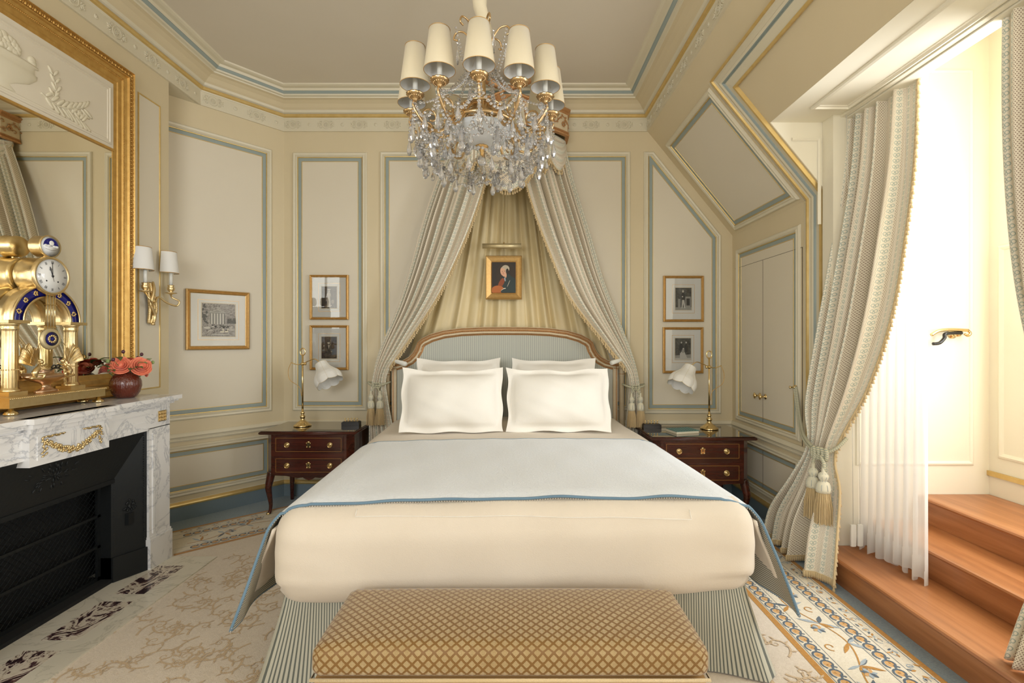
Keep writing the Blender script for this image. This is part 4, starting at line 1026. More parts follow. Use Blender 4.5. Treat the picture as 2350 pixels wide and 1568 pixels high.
for sd in (-1, 1):
    nm = 'left' if sd < 0 else 'right'
    dr = thing('bed_curtain', 'patterned bed curtain sweeping down on the %s side of the headboard' % nm, 'curtain', (CXC+sd*1.0, 4.35, .5), 0)
    if sd < 0:
        L = [(-.56, 4.43, 3.27), (-.70, 4.40, 2.95), (-.84, 4.38, 2.535), (-.96, 4.37, 2.08), (-1.08, 4.36, 1.70), (-1.215, 4.33, 1.36), (-1.265, 4.32, 1.15), (-1.30, 4.32, .90), (-1.31, 4.33, .45)]
        R = [(-.18, 4.12, 3.27), (-.20, 4.11, 3.0), (-.31, 4.12, 2.60), (-.47, 4.14, 2.20), (-.67, 4.17, 1.81), (-.95, 4.20, 1.40), (-1.115, 4.22, 1.15), (-1.11, 4.24, .90), (-1.03, 4.28, .45)]
    else:
        L = [(.03, 4.12, 3.27), (.045, 4.11, 3.0), (.15, 4.12, 2.60), (.30, 4.14, 2.20), (.48, 4.17, 1.81), (.80, 4.20, 1.40), (.985, 4.22, 1.15), (.99, 4.24, .90), (.95, 4.28, .45)]
        R = [(.45, 4.43, 3.27), (.52, 4.40, 2.93), (.67, 4.38, 2.42), (.79, 4.37, 2.0), (.91, 4.36, 1.685), (1.04, 4.33, 1.34), (1.09, 4.32, 1.15), (1.12, 4.32, .90), (1.14, 4.33, .45)]
    mb, f = drape(L, R, 6.5, [.024, .034, .040, .040, .034, .017, .014, .024, .034], (0.25*sd, -1, .05), 1.5, 190, 76, seed=11+sd, sharp=.8, flat=-sd)
    o = mb.build('curtain_cloth', 'print', dr, True); o.modifiers.new('t', 'SOLIDIFY').thickness = .004
    inner = [V(f(1 if sd < 0 else 0, k/90))+V((0, -.006, 0)) for k in range(3, 66)]
    o = fringe_mb(inner, .018).build('tassel_fringe', 'fringe', dr, True); o['kind'] = 'stuff'
    # gold lining turned inwards
    arm = thing('curtain_holdback', 'white holdback arm carrying the %s bed curtain' % nm, 'holdback', ((-1.19 if sd < 0 else 1.04), 4.40, 1.28), 0)
    e0, e1 = ((-1.17, 4.36, 1.285), (-.925, 4.08, 1.245)) if sd < 0 else ((1.01, 4.36, 1.285), (.815, 4.08, 1.255))
    mb = MB(); mb.tube([V(e0)+V((0, .135, 0)), V(e0), V(e0).lerp(V(e1), .1), e1], [.012, .012, .014, .019], 14); mb.build('rod', 'candle', arm, True)
    mb = MB(); mb.lathe([(.03, 0), (.03, .006), (.012, .012), (0, .012)], (0, 0, 0), 16, 0, frame_T(V(e0)+V((0, .138, 0)), (1, 0, 0), (0, -1, 0))); mb.build('rosette', 'brass', arm, True)
    tb = thing('curtain_tieback', 'cream twin tassel tieback on the %s bed curtain' % nm, 'tieback', (sd*1.15+CXC, 4.25, 1.0), 0)
    xc, zc = (-1.20, 1.065) if sd < 0 else (1.045, 1.045)
    mb = MB()
    mb.tube([(xc+.095*math.cos(a*PI/10), 4.27+.085*math.sin(a*PI/10), zc+.012*math.cos(a*PI/5)) for a in range(20)], .008, 8, closed=True)
    for k in range(3): mb.tube([(xc-.02+.02*k+.012*math.cos(a), 4.185, zc-.01+.022*math.sin(a)) for a in [q*.63 for q in range(10)]], .007, 7, closed=True)
    for dx in (-.042, .030): mb.tube([(xc+dx*.3, 4.18, zc-.02), (xc+dx, 4.17, zc-.07)], .006, 6)
    mb.build('rope', 'cord', tb, True)
    for dx in (-.042, .036): tassel(tb, (xc+dx, 4.165, zc-.055), .82)
# silk back cloth
bc = thing('bed_backcloth', 'pleated cream silk back cloth fanned above the headboard', 'drapery', (CXC, 4.47, 1.1))
def bcf(u, v):
    v_ = v; xt = -.42+.72*u; xb = -1.02+1.93*u; x = xt+(xb-xt)*v_**1.08; z = 3.27-2.1*v_
    k = abs(math.sin(u*PI*12+.6*math.sin(u*19)))**1.4; k2 = math.sin(u*PI*37+v*2)*.18
    return (x+.008*math.sin(u*47), 4.475-.052*(k+k2)*(.55+.45*v), z)
mb = MB(); mb.grid(260, 40, bcf, 0, lambda u, v: (u*2, v*2)); mb.build('silk_cloth', 'silk', bc, True)
# ------------------------------------------------------------ pictures
def frame_thing(name, label, o_, rotz, w_, h_, fw, depth, fmat, mount, pw, ph, draw, base, cat='picture', group=None, glass='pglass', dz=0, fprof=None):
    t = thing(name, label, cat, o_, rotz, group)
    P_ = fprof or [(0, 0), (0, depth), (fw*.25, depth+.004), (fw*.5, depth-.003), (fw*.62, depth+.001), (fw*.85, depth-.006), (fw, depth-.009)]
    path = [(-w_/2, 0, -h_/2), (w_/2, 0, -h_/2), (w_/2, 0, h_/2), (-w_/2, 0, h_/2)]
    mb = MB(); mb.sweep(path, (0, -1, 0), P_, [0]*(len(P_)-1), closed=True); mb.b2((-w_/2+.002, -.004, -h_/2+.002), (w_/2-.002, 0, h_/2-.002)); mb.build('frame', fmat, t)
    y = -(depth-.012)
    if mount:
        mb = MB(); mb.b2((-w_/2+fw*.6, y, -h_/2+fw*.6), (w_/2-fw*.6, y+.003, h_/2-fw*.6), 0)
        for g_, m_, e in ((.030, 1, .0004), (.027, 0, .0006), (.006, 2, .0008)):
            mb.b2((-pw/2-g_, y-e, -ph/2-g_+dz), (pw/2+g_, y, ph/2+g_+dz), m_)
        mb.build('mount', [mount, 'oldgold', 'mat2'], t)
    pr = MB(); mats = [base]; pr.b2((-pw/2, y-.0014, -ph/2+dz), (pw/2, y-.0003, ph/2+dz), 0)
    lay = [0]
    def blob(cx, cz, rx, rz, mt, rot=0, n_=18):
        if mt not in mats: mats.append(mt)
        lay[0] += 1; yy = y-.0015-.00012*lay[0]; pts = []
        for k in range(n_):
            a = 2*PI*k/n_; X_, Z_ = rx*math.cos(a), rz*math.sin(a); X2, Z2 = X_*math.cos(rot)-Z_*math.sin(rot), X_*math.sin(rot)+Z_*math.cos(rot)
            pts.append((max(-pw/2, min(pw/2, (cx+X2)*pw)) if False else max(-pw/2, min(pw/2, (cx*pw+X2*pw))), yy, dz+max(-ph/2, min(ph/2, cz*ph+Z2*pw))))
        pr.add(pts, [list(range(n_))], mats.index(mt), None, False)
    def poly(pts, mt):
        if mt not in mats: mats.append(mt)
        lay[0] += 1; yy = y-.0015-.00012*lay[0]; pr.add([(a*pw, yy, b*ph+dz) for a, b in pts], [list(range(len(pts)))], mats.index(mt), None, False)
    draw(blob, poly); pr.build('print', mats, t)
    if glass: MB().face([(-w_/2+fw*.7, y-.006, -h_/2+fw*.7), (w_/2-fw*.7, y-.006, -h_/2+fw*.7), (w_/2-fw*.7, y-.006, h_/2-fw*.7), (-w_/2+fw*.7, y-.006, h_/2-fw*.7)]).build('glass', glass, t)
    return t
def d_lady(b, p):
    p([(-.5, -.5), (-.28, -.5), (-.3, .5), (-.5, .5)], 'sepia1'); p([(.25, -.5), (.5, -.5), (.5, .5), (.2, .5)], 'sepia2')
    p([(-.16, -.45), (.10, -.45), (.06, .1), (-.1, .1)], 'sepia4'); b(-.02, .12, .13, .16, 'sepia4'); b(.02, .30, .09, .10, 'sepia1'); b(.0, .27, .065, .08, 'sepia4'); b(0, .36, .10, .04, 'sepia4'); b(-.14, -.05, .04, .20, 'sepia3', -.2); b(.08, -.38, .10, .05, 'sepia4'); b(.24, -.2, .10, .14, 'sepia3')
def d_man(b, p):
    p([(-.5, -.5), (.5, -.5), (.5, -.3), (-.5, -.25)], 'sepia1'); b(.06, -.22, .28, .34, 'sepia1'); b(.0, .04, .17, .22, 'sepia1'); p([(-.08, .12), (.04, .12), (-.02, -.08)], 'sepia4'); b(-.03, .22, .075, .095, 'sepia4'); b(-.03, .29, .09, .05, 'sepia1'); b(.15, -.18, .05, .04, 'sepia3'); b(-.34, .08, .03, .03, 'sepia4')
def d_officer(b, p):
    p([(-.5, -.5), (.5, -.5), (.5, -.38), (-.5, -.38)], 'grey3'); p([(.12, -.38), (.46, -.38), (.46, .1), (.12, .1)], 'grey3'); p([(.18, -.30), (.40, -.30), (.40, .02), (.18, .02)], 'grey1'); p([(-.34, -.40), (-.20, -.40), (-.20, .0), (-.34, .0)], 'grey3')
    b(-.03, .10, .15, .24, 'grey1'); p([(-.08, -.05), (.05, -.05), (.12, -.42), (.03, -.42), (.0, -.2), (-.06, -.42), (-.12, -.42)], 'grey4'); b(-.03, .34, .06, .075, 'grey4'); b(-.03, .39, .06, .035, 'grey3'); b(-.06, .10, .04, .04, 'grey4')
def d_group(b, p):
    p([(-.5, -.5), (.5, -.5), (.5, -.42), (-.5, -.42)], 'grey4'); p([(-.5, -.42), (.5, -.42), (.5, -.25), (-.5, -.3)], 'grey3')
    b(-.12, .08, .12, .24, 'grey1'); b(.2, .05, .11, .28, 'grey1'); b(-.1, .30, .045, .055, 'grey4'); b(.2, .30, .045, .055, 'grey4'); p([(-.2, -.22), (.02, -.02), (.26, -.42), (-.2, -.42)], 'grey4'); b(.02, .0, .05, .07, 'grey4'); b(0, -.1, .09, .12, 'grey3')
def d_temple(b, p):
    p([(-.5, -.5), (.5, -.5), (.5, -.12), (-.5, -.12)], 'etch'); p([(-.28, -.12), (.18, -.12), (.18, .22), (-.28, .22)], 'grey4')
    for k in range(6): p([(-.27+.085*k, -.12), (-.245+.085*k, -.12), (-.245+.085*k, .2), (-.27+.085*k, .2)], 'grey2')
    p([(-.31, .20), (.21, .20), (.21, .235), (-.31, .235)], 'grey3'); p([(-.31, .235), (.21, .235), (-.05, .33)], 'grey4'); p([(-.27, .245), (.17, .245), (-.05, .31)], 'grey3')
    for k in range(16): b(-.44+random.uniform(-.06, .08), random.uniform(-.1, .45), .05, .03, 'grey2', random.random()*3)
    for k in range(12): p([(.24+.03*k*.7, -.1), (.29+.03*k*.7, -.1), (.265+.021*k, .02+random.uniform(0, .12))], 'grey2')
    for k in range(22): b(random.uniform(-.48, .48), random.uniform(-.36, -.14), random.uniform(.02, .07), .02, random.choice(('grey1', 'grey2', 'grey4')), random.uniform(-.4, .4))
    b(.08, -.36, .07, .025, 'paper'); b(.12, -.30, .015, .06, 'paper', .2); b(.22, -.35, .06, .025, 'paper'); b(.26, -.29, .013, .05, 'paper', -.3); b(-.36, -.24, .10, .04, 'grey4'); b(.05, -.44, .3, .015, 'grey4')
def d_port(b, p):
    b(.1, .1, .42, .5, 'umber'); b(.28, -.32, .34, .46, 'bottle', .1); b(.12, -.02, .20, .20, 'bottle'); b(-.10, -.18, .10, .26, 'rust', -.5); b(-.25, -.42, .28, .20, 'orange'); b(.02, -.47, .14, .07, 'bottle'); b(-.02, -.40, .12, .04, 'paper', .6); b(-.02, -.42, .12, .04, 'bottle', .5)
    b(.05, .07, .07, .13, 'skin'); b(-.01, .20, .135, .20, 'skin', .12); b(.07, .28, .17, .16, 'hairw', .3); b(.15, .20, .06, .12, 'sepia1'); b(-.03, .19, .105, .15, 'skin', .12); b(-.06, .20, .02, .01, 'umber'); b(.03, .21, .02, .01, 'umber'); b(-.02, .12, .025, .009, 'lips'); b(-.03, .155, .012, .02, 'lips'); b(.0, .0, .07, .035, 'bottle'); b(.05, -.06, .03, .09, 'ruglb', .2); b(.2, -.2, .012, .16, 'sepia4', -.4)
fq = 4.4995
K = .004054
def bx(px): return (px-1182)*K
def bz(py): return 1.45+(780-py)*K
PK = dict(w_=.357, h_=.414)
frame_thing('framed_photograph', 'gold framed sepia photograph of a lady in white, upper left of bed', (bx(757), fq, bz(683)), 0, .357, .414, .024, .028, 'oldgold', 'mat', .142, .202, d_lady, 'photob')
frame_thing('framed_photograph', 'gold framed sepia photograph of a man behind the left lamp shade', (bx(757), fq, bz(798)), 0, .357, .414, .024, .028, 'oldgold', 'mat', .142, .202, d_man, 'photob')
frame_thing('framed_engraving', 'gold framed engraving of a standing officer, upper right of bed', (bx(1567), fq, bz(686.5)), 0, .372, .426, .024, .028, 'oldgold', 'mat', .148, .205, d_officer, 'photog')
frame_thing('framed_engraving', 'gold framed engraving of three figures behind the right lamp', (bx(1566), fq, bz(804)), 0, .372, .426, .024, .028, 'oldgold', 'mat', .146, .198, d_group, 'photog', dz=.012)
pc = V((CX, CY, 0))-CU*.55+CN*.0035
frame_thing('framed_etching', 'gold framed etching of a garden temple on the angled wall', (pc.x, pc.y, 1.615), math.atan2(CU.y, CU.x), .475, .495, .032, .03, 'oldgold', 'mat', .25, .275, d_temple, 'etch', glass='pglass_matt')
SC4 = 4.33/1110
frame_thing('portrait_painting', 'small gilt framed oil portrait hanging on the silk back cloth', ((1156-1182)*SC4, 4.385, 1.45+(780-636.5)*SC4), 0, .325, .390, .062, .05, 'oldgold', None, .215, .275, d_port, 'sepia1', glass=None,
            fprof=[(0, 0), (0, .045), (.006, .052), (.020, .044), (.040, .036), (.052, .030), (.056, .034), (.062, .026)])
plt = thing('picture_light', 'slim brass picture light above the oil portrait', 'lamp', ((1152-1182)*SC4, 4.40, 2.27))
x0, x1 = (1108-1182)*SC4, (1196-1182)*SC4; zl = 1.45+(780-564.5)*SC4*.985
MB().tube([(x0, 4.27, zl), (x1, 4.27, zl)], .0225, 18).build('lamp_tube', 'silver', plt, True)
MB().tube([(-.10, 4.475, zl+.02), (-.10, 4.36, zl+.05), (-.10, 4.28, zl+.02)], .006, 8).build('arm', 'brass', plt, True)
MB().tube([(-.10, 4.40, zl+.03), (-.10, 4.42, zl-.1), (-.10, 4.40, 2.12)], .003, 6).build('wire', 'silver', plt, True)
# ------------------------------------------------------------ nightstands
def nightstand(label, x0, x1, y0, y1):
    w_, d_ = x1-x0, y1-y0
    t = thing('nightstand', label, 'nightstand', ((x0+x1)/2, (y0+y1)/2, 0)); a, b = w_/2, d_/2
    zt, zb = .70, .33
    c = .05
    foot = [(-a+.03, -b+.03+c), (-a+.03+c, -b+.03), (a-.03-c, -b+.03), (a-.03, -b+.03+c), (a-.03, b-.01), (-a+.03, b-.01)]
    mb = MB(); mb.slab([(x, y, zb) for x, y in foot], (0, 0, zt-.028-zb)); mb.build('body', 'mahog', t)
    tp = [(-a, -b+c), (-a+c*.0, -b), (a-c*.0, -b), (a, -b+c), (a, b), (-a, b)]; tp = [(-a, -b), (a, -b), (a, b), (-a, b)]
    mb = MB(); mb.slab([(x, y, zt-.028) for x, y in tp], (0, 0, .024)); mb.tube([(x, y, zt-.016) for x, y in tp], .011, 8, closed=True)
    mb.build('table_top', 'mahog', t)
    mb = MB(); mb.slab([(x*.985, y*.98, zt-.004) for x, y in tp], (0, 0, .004)); mb.build('glass_top', 'tglass', t)
    yf = -b+.03; dw = w_/2-.105
    for z0, z1 in ((.515, .655), (.345, .485)):
        dr_ = MB(); dr_.b2((-dw, yf-.006, z0), (dw, yf, z1))
        for (p0, p1) in (((-dw+.015, z0+.014), (dw-.015, z0+.016)), ((-dw+.015, z1-.016), (dw-.015, z1-.014)), ((-dw+.015, z0+.014), (-dw+.017, z1-.014)), ((dw-.017, z0+.014), (dw-.015, z1-.014))): dr_.b2((p0[0], yf-.0066, p0[1]), (p1[0], yf-.006, p1[1]), 1)
        D = dr_.build('drawer', ['mahog', 'inlay'], t); zc = (z0+z1)/2
        for sx in (-1, 1):
            k_ = MB(); T = frame_T((sx*dw*.62, yf-.006, zc), (1, 0, 0), (0, -1, 0)); k_.lathe([(.022, 0), (.022, .003), (.014, .005), (.010, .003), (.006, .012), (0, .014)], seg=20, T=T)
            k_.tube([(.019*math.cos(q), .019*math.sin(q)-.002, .008) for q in [j*PI/9 for j in range(18)]], .0025, 6, closed=True, T=T); k_.build('ring_pull', 'brass', D)
        k_ = MB(); k_.b2((-.016, yf-.009, zc-.022), (.016, yf-.006, zc+.018)); k_.ball((0, yf-.009, zc+.022), (.012, .003, .008), 8, 5)
        for sx in (-1, 1): k_.ball((sx*.013, yf-.009, zc-.018), (.006, .003, .008), 6, 4); k_.ball((sx*.016, yf-.009, zc+.014), (.005, .003, .006), 6, 4)
        k_.ball((0, yf-.011, zc+.002), (.004, .002, .006), 8, 4, 1); k_.build('escutcheon', ['brass', 'ink'], D)
    mb = MB(); ap = [(-dw, zb), (-dw+.1, zb-.004), (-.14, zb-.012), (-.09, zb-.02), (-.05, zb-.016), (-.03, zb-.03), (0, zb-.04), (.03, zb-.03), (.05, zb-.016), (.09, zb-.02), (.14, zb-.012), (dw-.1, zb-.004), (dw, zb), (dw, zb+.01), (-dw, zb+.01)]
    mb.slab([(x, yf+.002, z) for x, z in ap], (0, .015, 0)); mb.build('apron', 'mahog', t)
    for sx in (-1, 1):
        for sy in (-1, 1):
            cx, cy = sx*(a-.065), (-b+.065) if sy < 0 else b-.045
            if sy < 0: P_ = [(cx, cy, zb+.02), (cx+sx*.008, cy-.010, zb-.04), (cx+sx*.016, cy-.018, zb-.10), (cx+sx*.010, cy-.012, zb-.17), (cx+sx*.004, cy-.004, .09), (cx+sx*.006, cy-.008, .035), (cx+sx*.016, cy-.018, .0)]; R_ = [.034, .031, .027, .021, .016, .013, .015]
            else: P_ = [(cx, cy, zb+.02), (cx, cy, .2), (cx, cy, .0)]; R_ = [.026, .022, .015]
            sp = spline(P_, 5); rr = [x.x for x in spline([V((r, 0, 0)) for r in R_], 5)]
            mb = MB(); mb.tube(sp, rr, 10); L_ = mb.build('leg', 'mahog', t)
            if sy < 0: MB().tube([V(P_[-1])+V((0, 0, .002)), V(P_[-1])+V((0, 0, .02))], [.0175, .016], 10).build('brass_sabot', 'brass', L_)
    return t
nightstand('mahogany two drawer nightstand left of the bed with a switch box and lamp', -2.09, -1.31, 3.955, 4.44)
nightstand('mahogany two drawer nightstand right of the bed carrying the teal notebook', 1.055, 1.86, 3.73, 4.27)
def switchbox(label, x, y, rz):
    t = thing('switch_box', label, 'switch box', (x, y, .7005), rz)
    mb = MB(); mb.b2((-.075, -.04, 0), (.075, .04, .030)); mb.b2((-.068, -.034, .030), (.068, .034, .036)); mb.build('box', 'black', t)
    for i in range(5): mb = MB(); mb.tube([(-.052+.026*i, 0, .036), (-.052+.026*i, -.004, .056)], .003, 8); mb.ball((-.052+.026*i, -.004, .058), .007, 10, 6); mb.lathe([(.009, 0), (.009, .003), (0, .003)], (-.052+.026*i, 0, .036), 12); mb.build('toggle_switch', 'brass', t)
switchbox('black box of brass toggle switches on the left nightstand', -1.435, 4.24, .05)
switchbox('black box of brass toggle switches on the right nightstand', 1.16, 4.12, 0)
nb = thing('notebook', 'notebook with teal leaf patterned cover on the right nightstand', 'book', (1.36, 3.93, .7005), .25)
mb = MB(); mb.b2((-.10, -.075, .002), (.10, .075, .020), 0); mb.build('pages', 'paper', nb)
mb = MB(); mb.b2((-.103, -.078, .0), (.103, .078, .003), 1); mb.b2((-.103, -.078, .019), (.103, .078, .022), 0)
for i in range(8):
    for j in range(6): mb.ball((-.088+.025*i, -.062+.025*j, .022), (.009, .0055, .0006), 8, 4, 2)
mb.build('cover', ['teal', 'mat2', 'ruglb'], nb)
# ------------------------------------------------------------ table lamps
def lamp(label, x, y, sd, tilt, ztop):
    t = thing('table_lamp', label, 'lamp', (x, y, .7005)); H = ztop-.70
    MB().lathe([(.072, 0), (.074, .006), (.070, .014), (.055, .022), (.050, .030), (.034, .040), (.022, .050), (.016, .062), (.020, .072), (.024, .084), (.018, .094), (.010, .10), (.016, .108), (.018, .118), (.010, .126), (.008, .14), (0, .14)], seg=32).build('base', 'brass', t)
    MB().tube([(0, 0, .13), (0, 0, H-.075)], .0075, 12).build('pole', 'brass', t)
    MB().tube([(.022*math.cos(a), 0, H-.05+.03*math.sin(a)) for a in [k*PI/12 for k in range(24)]], .0055, 8, closed=True).build('ring_finial', 'brass', t)
    zc = H-.155; mb = MB(); mb.ball((0, 0, zc), .017, 12, 8); mb.tube([(0, -.022, zc), (0, .022, zc)], .009, 10); mb.tube([(sd*.012, 0, zc), (sd*.03, 0, zc)], .012, 10); mb.build('joint', 'brass', t)
    e = V((sd*.165, -.02, zc+.005)); arm_ = spline([(sd*-.10, .0, zc+.012), (sd*-.05, 0, zc-.006), (0, 0, zc), (sd*.04, 0, zc+.02), (sd*.11, -.01, zc+.042), e], 8)
    MB().tube(arm_, .004, 8).build('arm', 'brass', t)
    MB().tube(spline([(sd*-.10, 0, zc+.012), (sd*-.125, .0, zc-.06), (sd*-.11, 0, zc-.14), (sd*-.03, 0, zc-.20), (sd*-.01, 0, zc-.28)], 8), .0025, 6).build('cable', 'oldgold', t)
    T = Matrix.Translation(e) @ Matrix.Rotation(-sd*tilt, 4, 'Y') @ Matrix.Rotation(-.25, 4, 'X')
    lob = lambda r, z, a: r*(1+(.07*abs(math.cos(a*4))-.03)*min(1, max(0, (-z-.01)/.1)))
    pr = [(.050, 0), (.055, -.025), (.062, -.055), (.080, -.085), (.103, -.115), (.116, -.145), (.118, -.17), (.112, -.195)]
    mb = MB(); vs = MB()
    def sh(u, v, off=0):
        x_ = v*(len(pr)-1); i = min(int(x_), len(pr)-2); f_ = x_-i; r = pr[i][0]*(1-f_)+pr[i+1][0]*f_; z = pr[i][1]*(1-f_)+pr[i+1][1]*f_
        a = u*2*PI; c_ = abs(math.cos(a*4)); r = r*(1+(.05*c_-.02)*min(1, v*1.5)); z -= .015*(c_**.7-.5)*max(0, v-.8)/.2
        return ((r-off)*math.cos(a), (r-off)*math.sin(a), z)
    vs.grid(96, 24, lambda u, v: sh(u, v), 0, T=T); vs.grid(96, 24, lambda u, v: sh(u, v, .002), 0, T=T, flip=True)
    S_ = vs.build('lamp_shade', 'shadew', t)
    MB().tube([sh(k/48, 0) for k in range(48)], .0022, 6, closed=True, T=T).build('top_braid', 'mat2', S_)
    mb = MB(); mb.tube([sh(k/96, 1) for k in range(96)], .0022, 6, closed=True, T=T)
    for k in range(8): mb.tube([sh(k/8+1/16, q/16, -.0004) for q in range(17)], .0009, 4, T=T)
    mb.build('shade_trim', 'mat2', S_)
    MB().lathe([(.012, .012), (.012, -.05), (.02, -.06), (.024, -.09), (.012, -.115), (0, -.12)], seg=14, T=T).build('bulb_holder', 'candle', t)
lamp('brass swing arm lamp with white shade on the left nightstand', -1.845, 4.20, 1, .55, 1.395)
lamp('brass swing arm lamp with white shade on the right nightstand', 1.63, 4.06, -1, .55, 1.375)
# ------------------------------------------------------------ window curtains
wc = thing('window_curtain', 'patterned curtain tied back at the left of the window', 'curtain', (2.0, 3.1, 0))
L = [(2.13, 3.10, 2.87), (2.10, 3.10, 2.45), (2.03, 3.11, 1.95), (1.97, 3.15, 1.45), (1.945, 3.22, 1.02), (1.94, 3.20, .76), (1.925, 3.34, .52), (1.90, 3.54, .25), (1.885, 3.60, .03)]
R = [(2.15, 2.585, 2.87), (2.145, 2.60, 2.45), (2.13, 2.635, 2.08), (2.10, 2.70, 1.60), (2.04, 2.80, 1.18), (1.955, 2.95, .78), (1.92, 2.87, .55), (1.86, 2.81, .28), (1.825, 2.785, .03)]
mb, wf_ = drape(L, R, 5.5, [.026, .036, .044, .048, .040, .022, .044, .060, .066], (-1, -.25, 0), 1.55, 200, 90, seed=4, sharp=.8, flat=1)
o = mb.build('curtain_cloth', 'print', wc, True); o.modifiers.new('t', 'SOLIDIFY').thickness = .004
ed = [V(wf_(1, k/110))+V((-.004, -.004, 0)) for k in range(111)]
o = fringe_mb(ed, .024, 1.15).build('tassel_fringe', 'fringe', wc, True); o['kind'] = 'stuff'
he_ = [V(wf_(k/180, .985)) for k in range(181)]
mb = MB(); mb.tube(he_, .008, 6)
for i, (p, t) in enumerate(along(he_, .013)): mb.lathe([(0, .004), (.007, 0), (.008, -.018), (.006, -.034), (0, -.035)], (p.x-.006, p.y, p.z), 6)
o = mb.build('bullion_hem', 'fringe', wc, True); o['kind'] = 'stuff'
wt = thing('window_tieback', 'cream rope tieback with two large tassels on the window curtain', 'tieback', (1.9, 3.0, .78))
mb = MB()
loop = spline([(2.0, 3.46, 1.10), (1.985, 3.40, .95), (1.945, 3.30, .85), (1.90, 3.19, .80), (1.875, 3.07, .765), (1.88, 2.98, .765)], 10)
for dx in (0, .022): mb.tube([p+V((0, -dx*.8, dx*.7)) for p in loop], .0095, 8)
for k in range(4): mb.tube([(1.865+.008*k, 3.02-.026*k+.014*math.cos(a), .748+.034*math.sin(a)) for a in [q*.63 for q in range(10)]], .011, 8, closed=True)
mb.tube(spline([(1.885, 2.95, .755), (1.93, 2.90, .80), (1.99, 2.90, .86)], 8), .010, 8)
for dy in (.045, -.055): mb.tube(spline([(1.872, 2.98+dy*.3, .74), (1.865, 2.975+dy, .70), (1.865, 2.975+dy, .66)], 6), .010, 8)
mb.build('rope', 'cord', wt, True)
MB().lathe([(.018, 0), (.018, .004), (.006, .008), (.006, .035), (.011, .042), (0, .046)], seg=14, T=frame_T((2.008, 3.46, 1.11), (0, 1, 0), (-1, 0, 0))).build('hook', 'brass', wt, True)
for dy in (.045, -.055): tassel(wt, (1.862, 2.975+dy, .68), 1.08)
sh_ = thing('sheer_curtain', 'white sheer voile curtain hanging over the first step', 'curtain', (2.15, 2.8, .17))
def shf(u, v):
    y = 3.02-.46*u-.02*v*u; am = .028*(.5+.5*v); s_ = math.sin(u*2*PI*7.5+.4*math.sin(v*2))
    z = 2.87-(2.69-.02*math.cos(u*40))*v - .055*v*max(0, (u-.9)/.1)
    return (2.165+am*math.copysign(abs(s_)**.7, s_)-.02*v+.01*u, y+.012*math.cos(u*2*PI*7.5), z)
mb = MB(); mb.grid(200, 50, shf, 0); mb.grid(200, 3, lambda u, v: tuple(V(shf(u, .955+.045*v))+V((-.003, 0, 0))), 0); mb.build('voile', 'voile', sh_, True)
rc = thing('window_curtain', 'patterned curtain at the right edge beside the window', 'curtain', (2.12, 1.9, 0))
L = [(2.12, 2.10, 2.87), (2.12, 2.10, 2.4), (2.125, 2.085, 2.0), (2.12, 2.04, 1.65), (2.10, 1.95, 1.3), (2.05, 1.80, .85), (2.0, 1.9, .40), (1.98, 1.95, .17)]
R = [(2.12, 1.60, 2.87), (2.10, 1.58, 2.4), (2.08, 1.56, 2.0), (2.05, 1.54, 1.65), (2.0, 1.52, 1.3), (1.97, 1.52, .85), (1.96, 1.50, .40), (1.96, 1.50, .17)]
mb, f2 = drape(L, R, 5.5, [.022, .026, .028, .028, .024, .014, .022, .03], (-1, -.1, 0), 1.2, 120, 50, seed=6)
o = mb.build('curtain_cloth', 'print', rc, True); o.modifiers.new('t', 'SOLIDIFY').thickness = .004
# cord weights by the alcove jamb
for i, (x, y, lb) in enumerate(((2.045, 2.925, 'white blind cord weight nearest the patterned curtain'), (2.09, 2.93, 'white blind cord weight nearest the sheer curtain'))):
    t = thing('blind_cord', lb, 'cord', (x, y, .2))
    MB().rbox((x, y, .265), (.036, .018, .135), .008, 3).build('weight', 'candle', t, True)
    MB().tube([(x, y, .33), (x+.004, y+.02, 1.6), (x+.01, 3.0, 2.86)], .0016, 6).build('cord', 'candle', t, True)
# brass lever on the alcove wall
hd = thing('handrail', 'short brass and black curved handrail on the white alcove wall', 'handrail', (2.78, 3.04, 1.49))
mb = MB(); T = frame_T((2.745, 3.039, 1.487), (1, 0, 0), (0, -1, 0)); mb.lathe([(.03, 0), (.03, .006), (.018, .010), (.014, .03), (.020, .034), (.016, .05), (0, .052)], seg=20, T=T)
mb.tube(spline([(2.80, 2.99, 1.508), (2.70, 2.985, 1.512), (2.62, 2.985, 1.506), (2.57, 2.985, 1.48)], 8), [.010]*25, 10); mb.tube(spline([(2.80, 2.99, 1.508), (2.815, 2.99, 1.49), (2.80, 2.99, 1.475), (2.78, 2.99, 1.485)], 6), .008, 8); mb.build('brass_plate', 'brass', hd, True)
MB().tube(spline([(2.76, 2.988, 1.492), (2.66, 2.985, 1.488), (2.65, 2.985, 1.46), (2.62, 2.985, 1.43), (2.58, 2.985, 1.425)], 8), .010, 10).build('black_lever', 'black', hd, True)
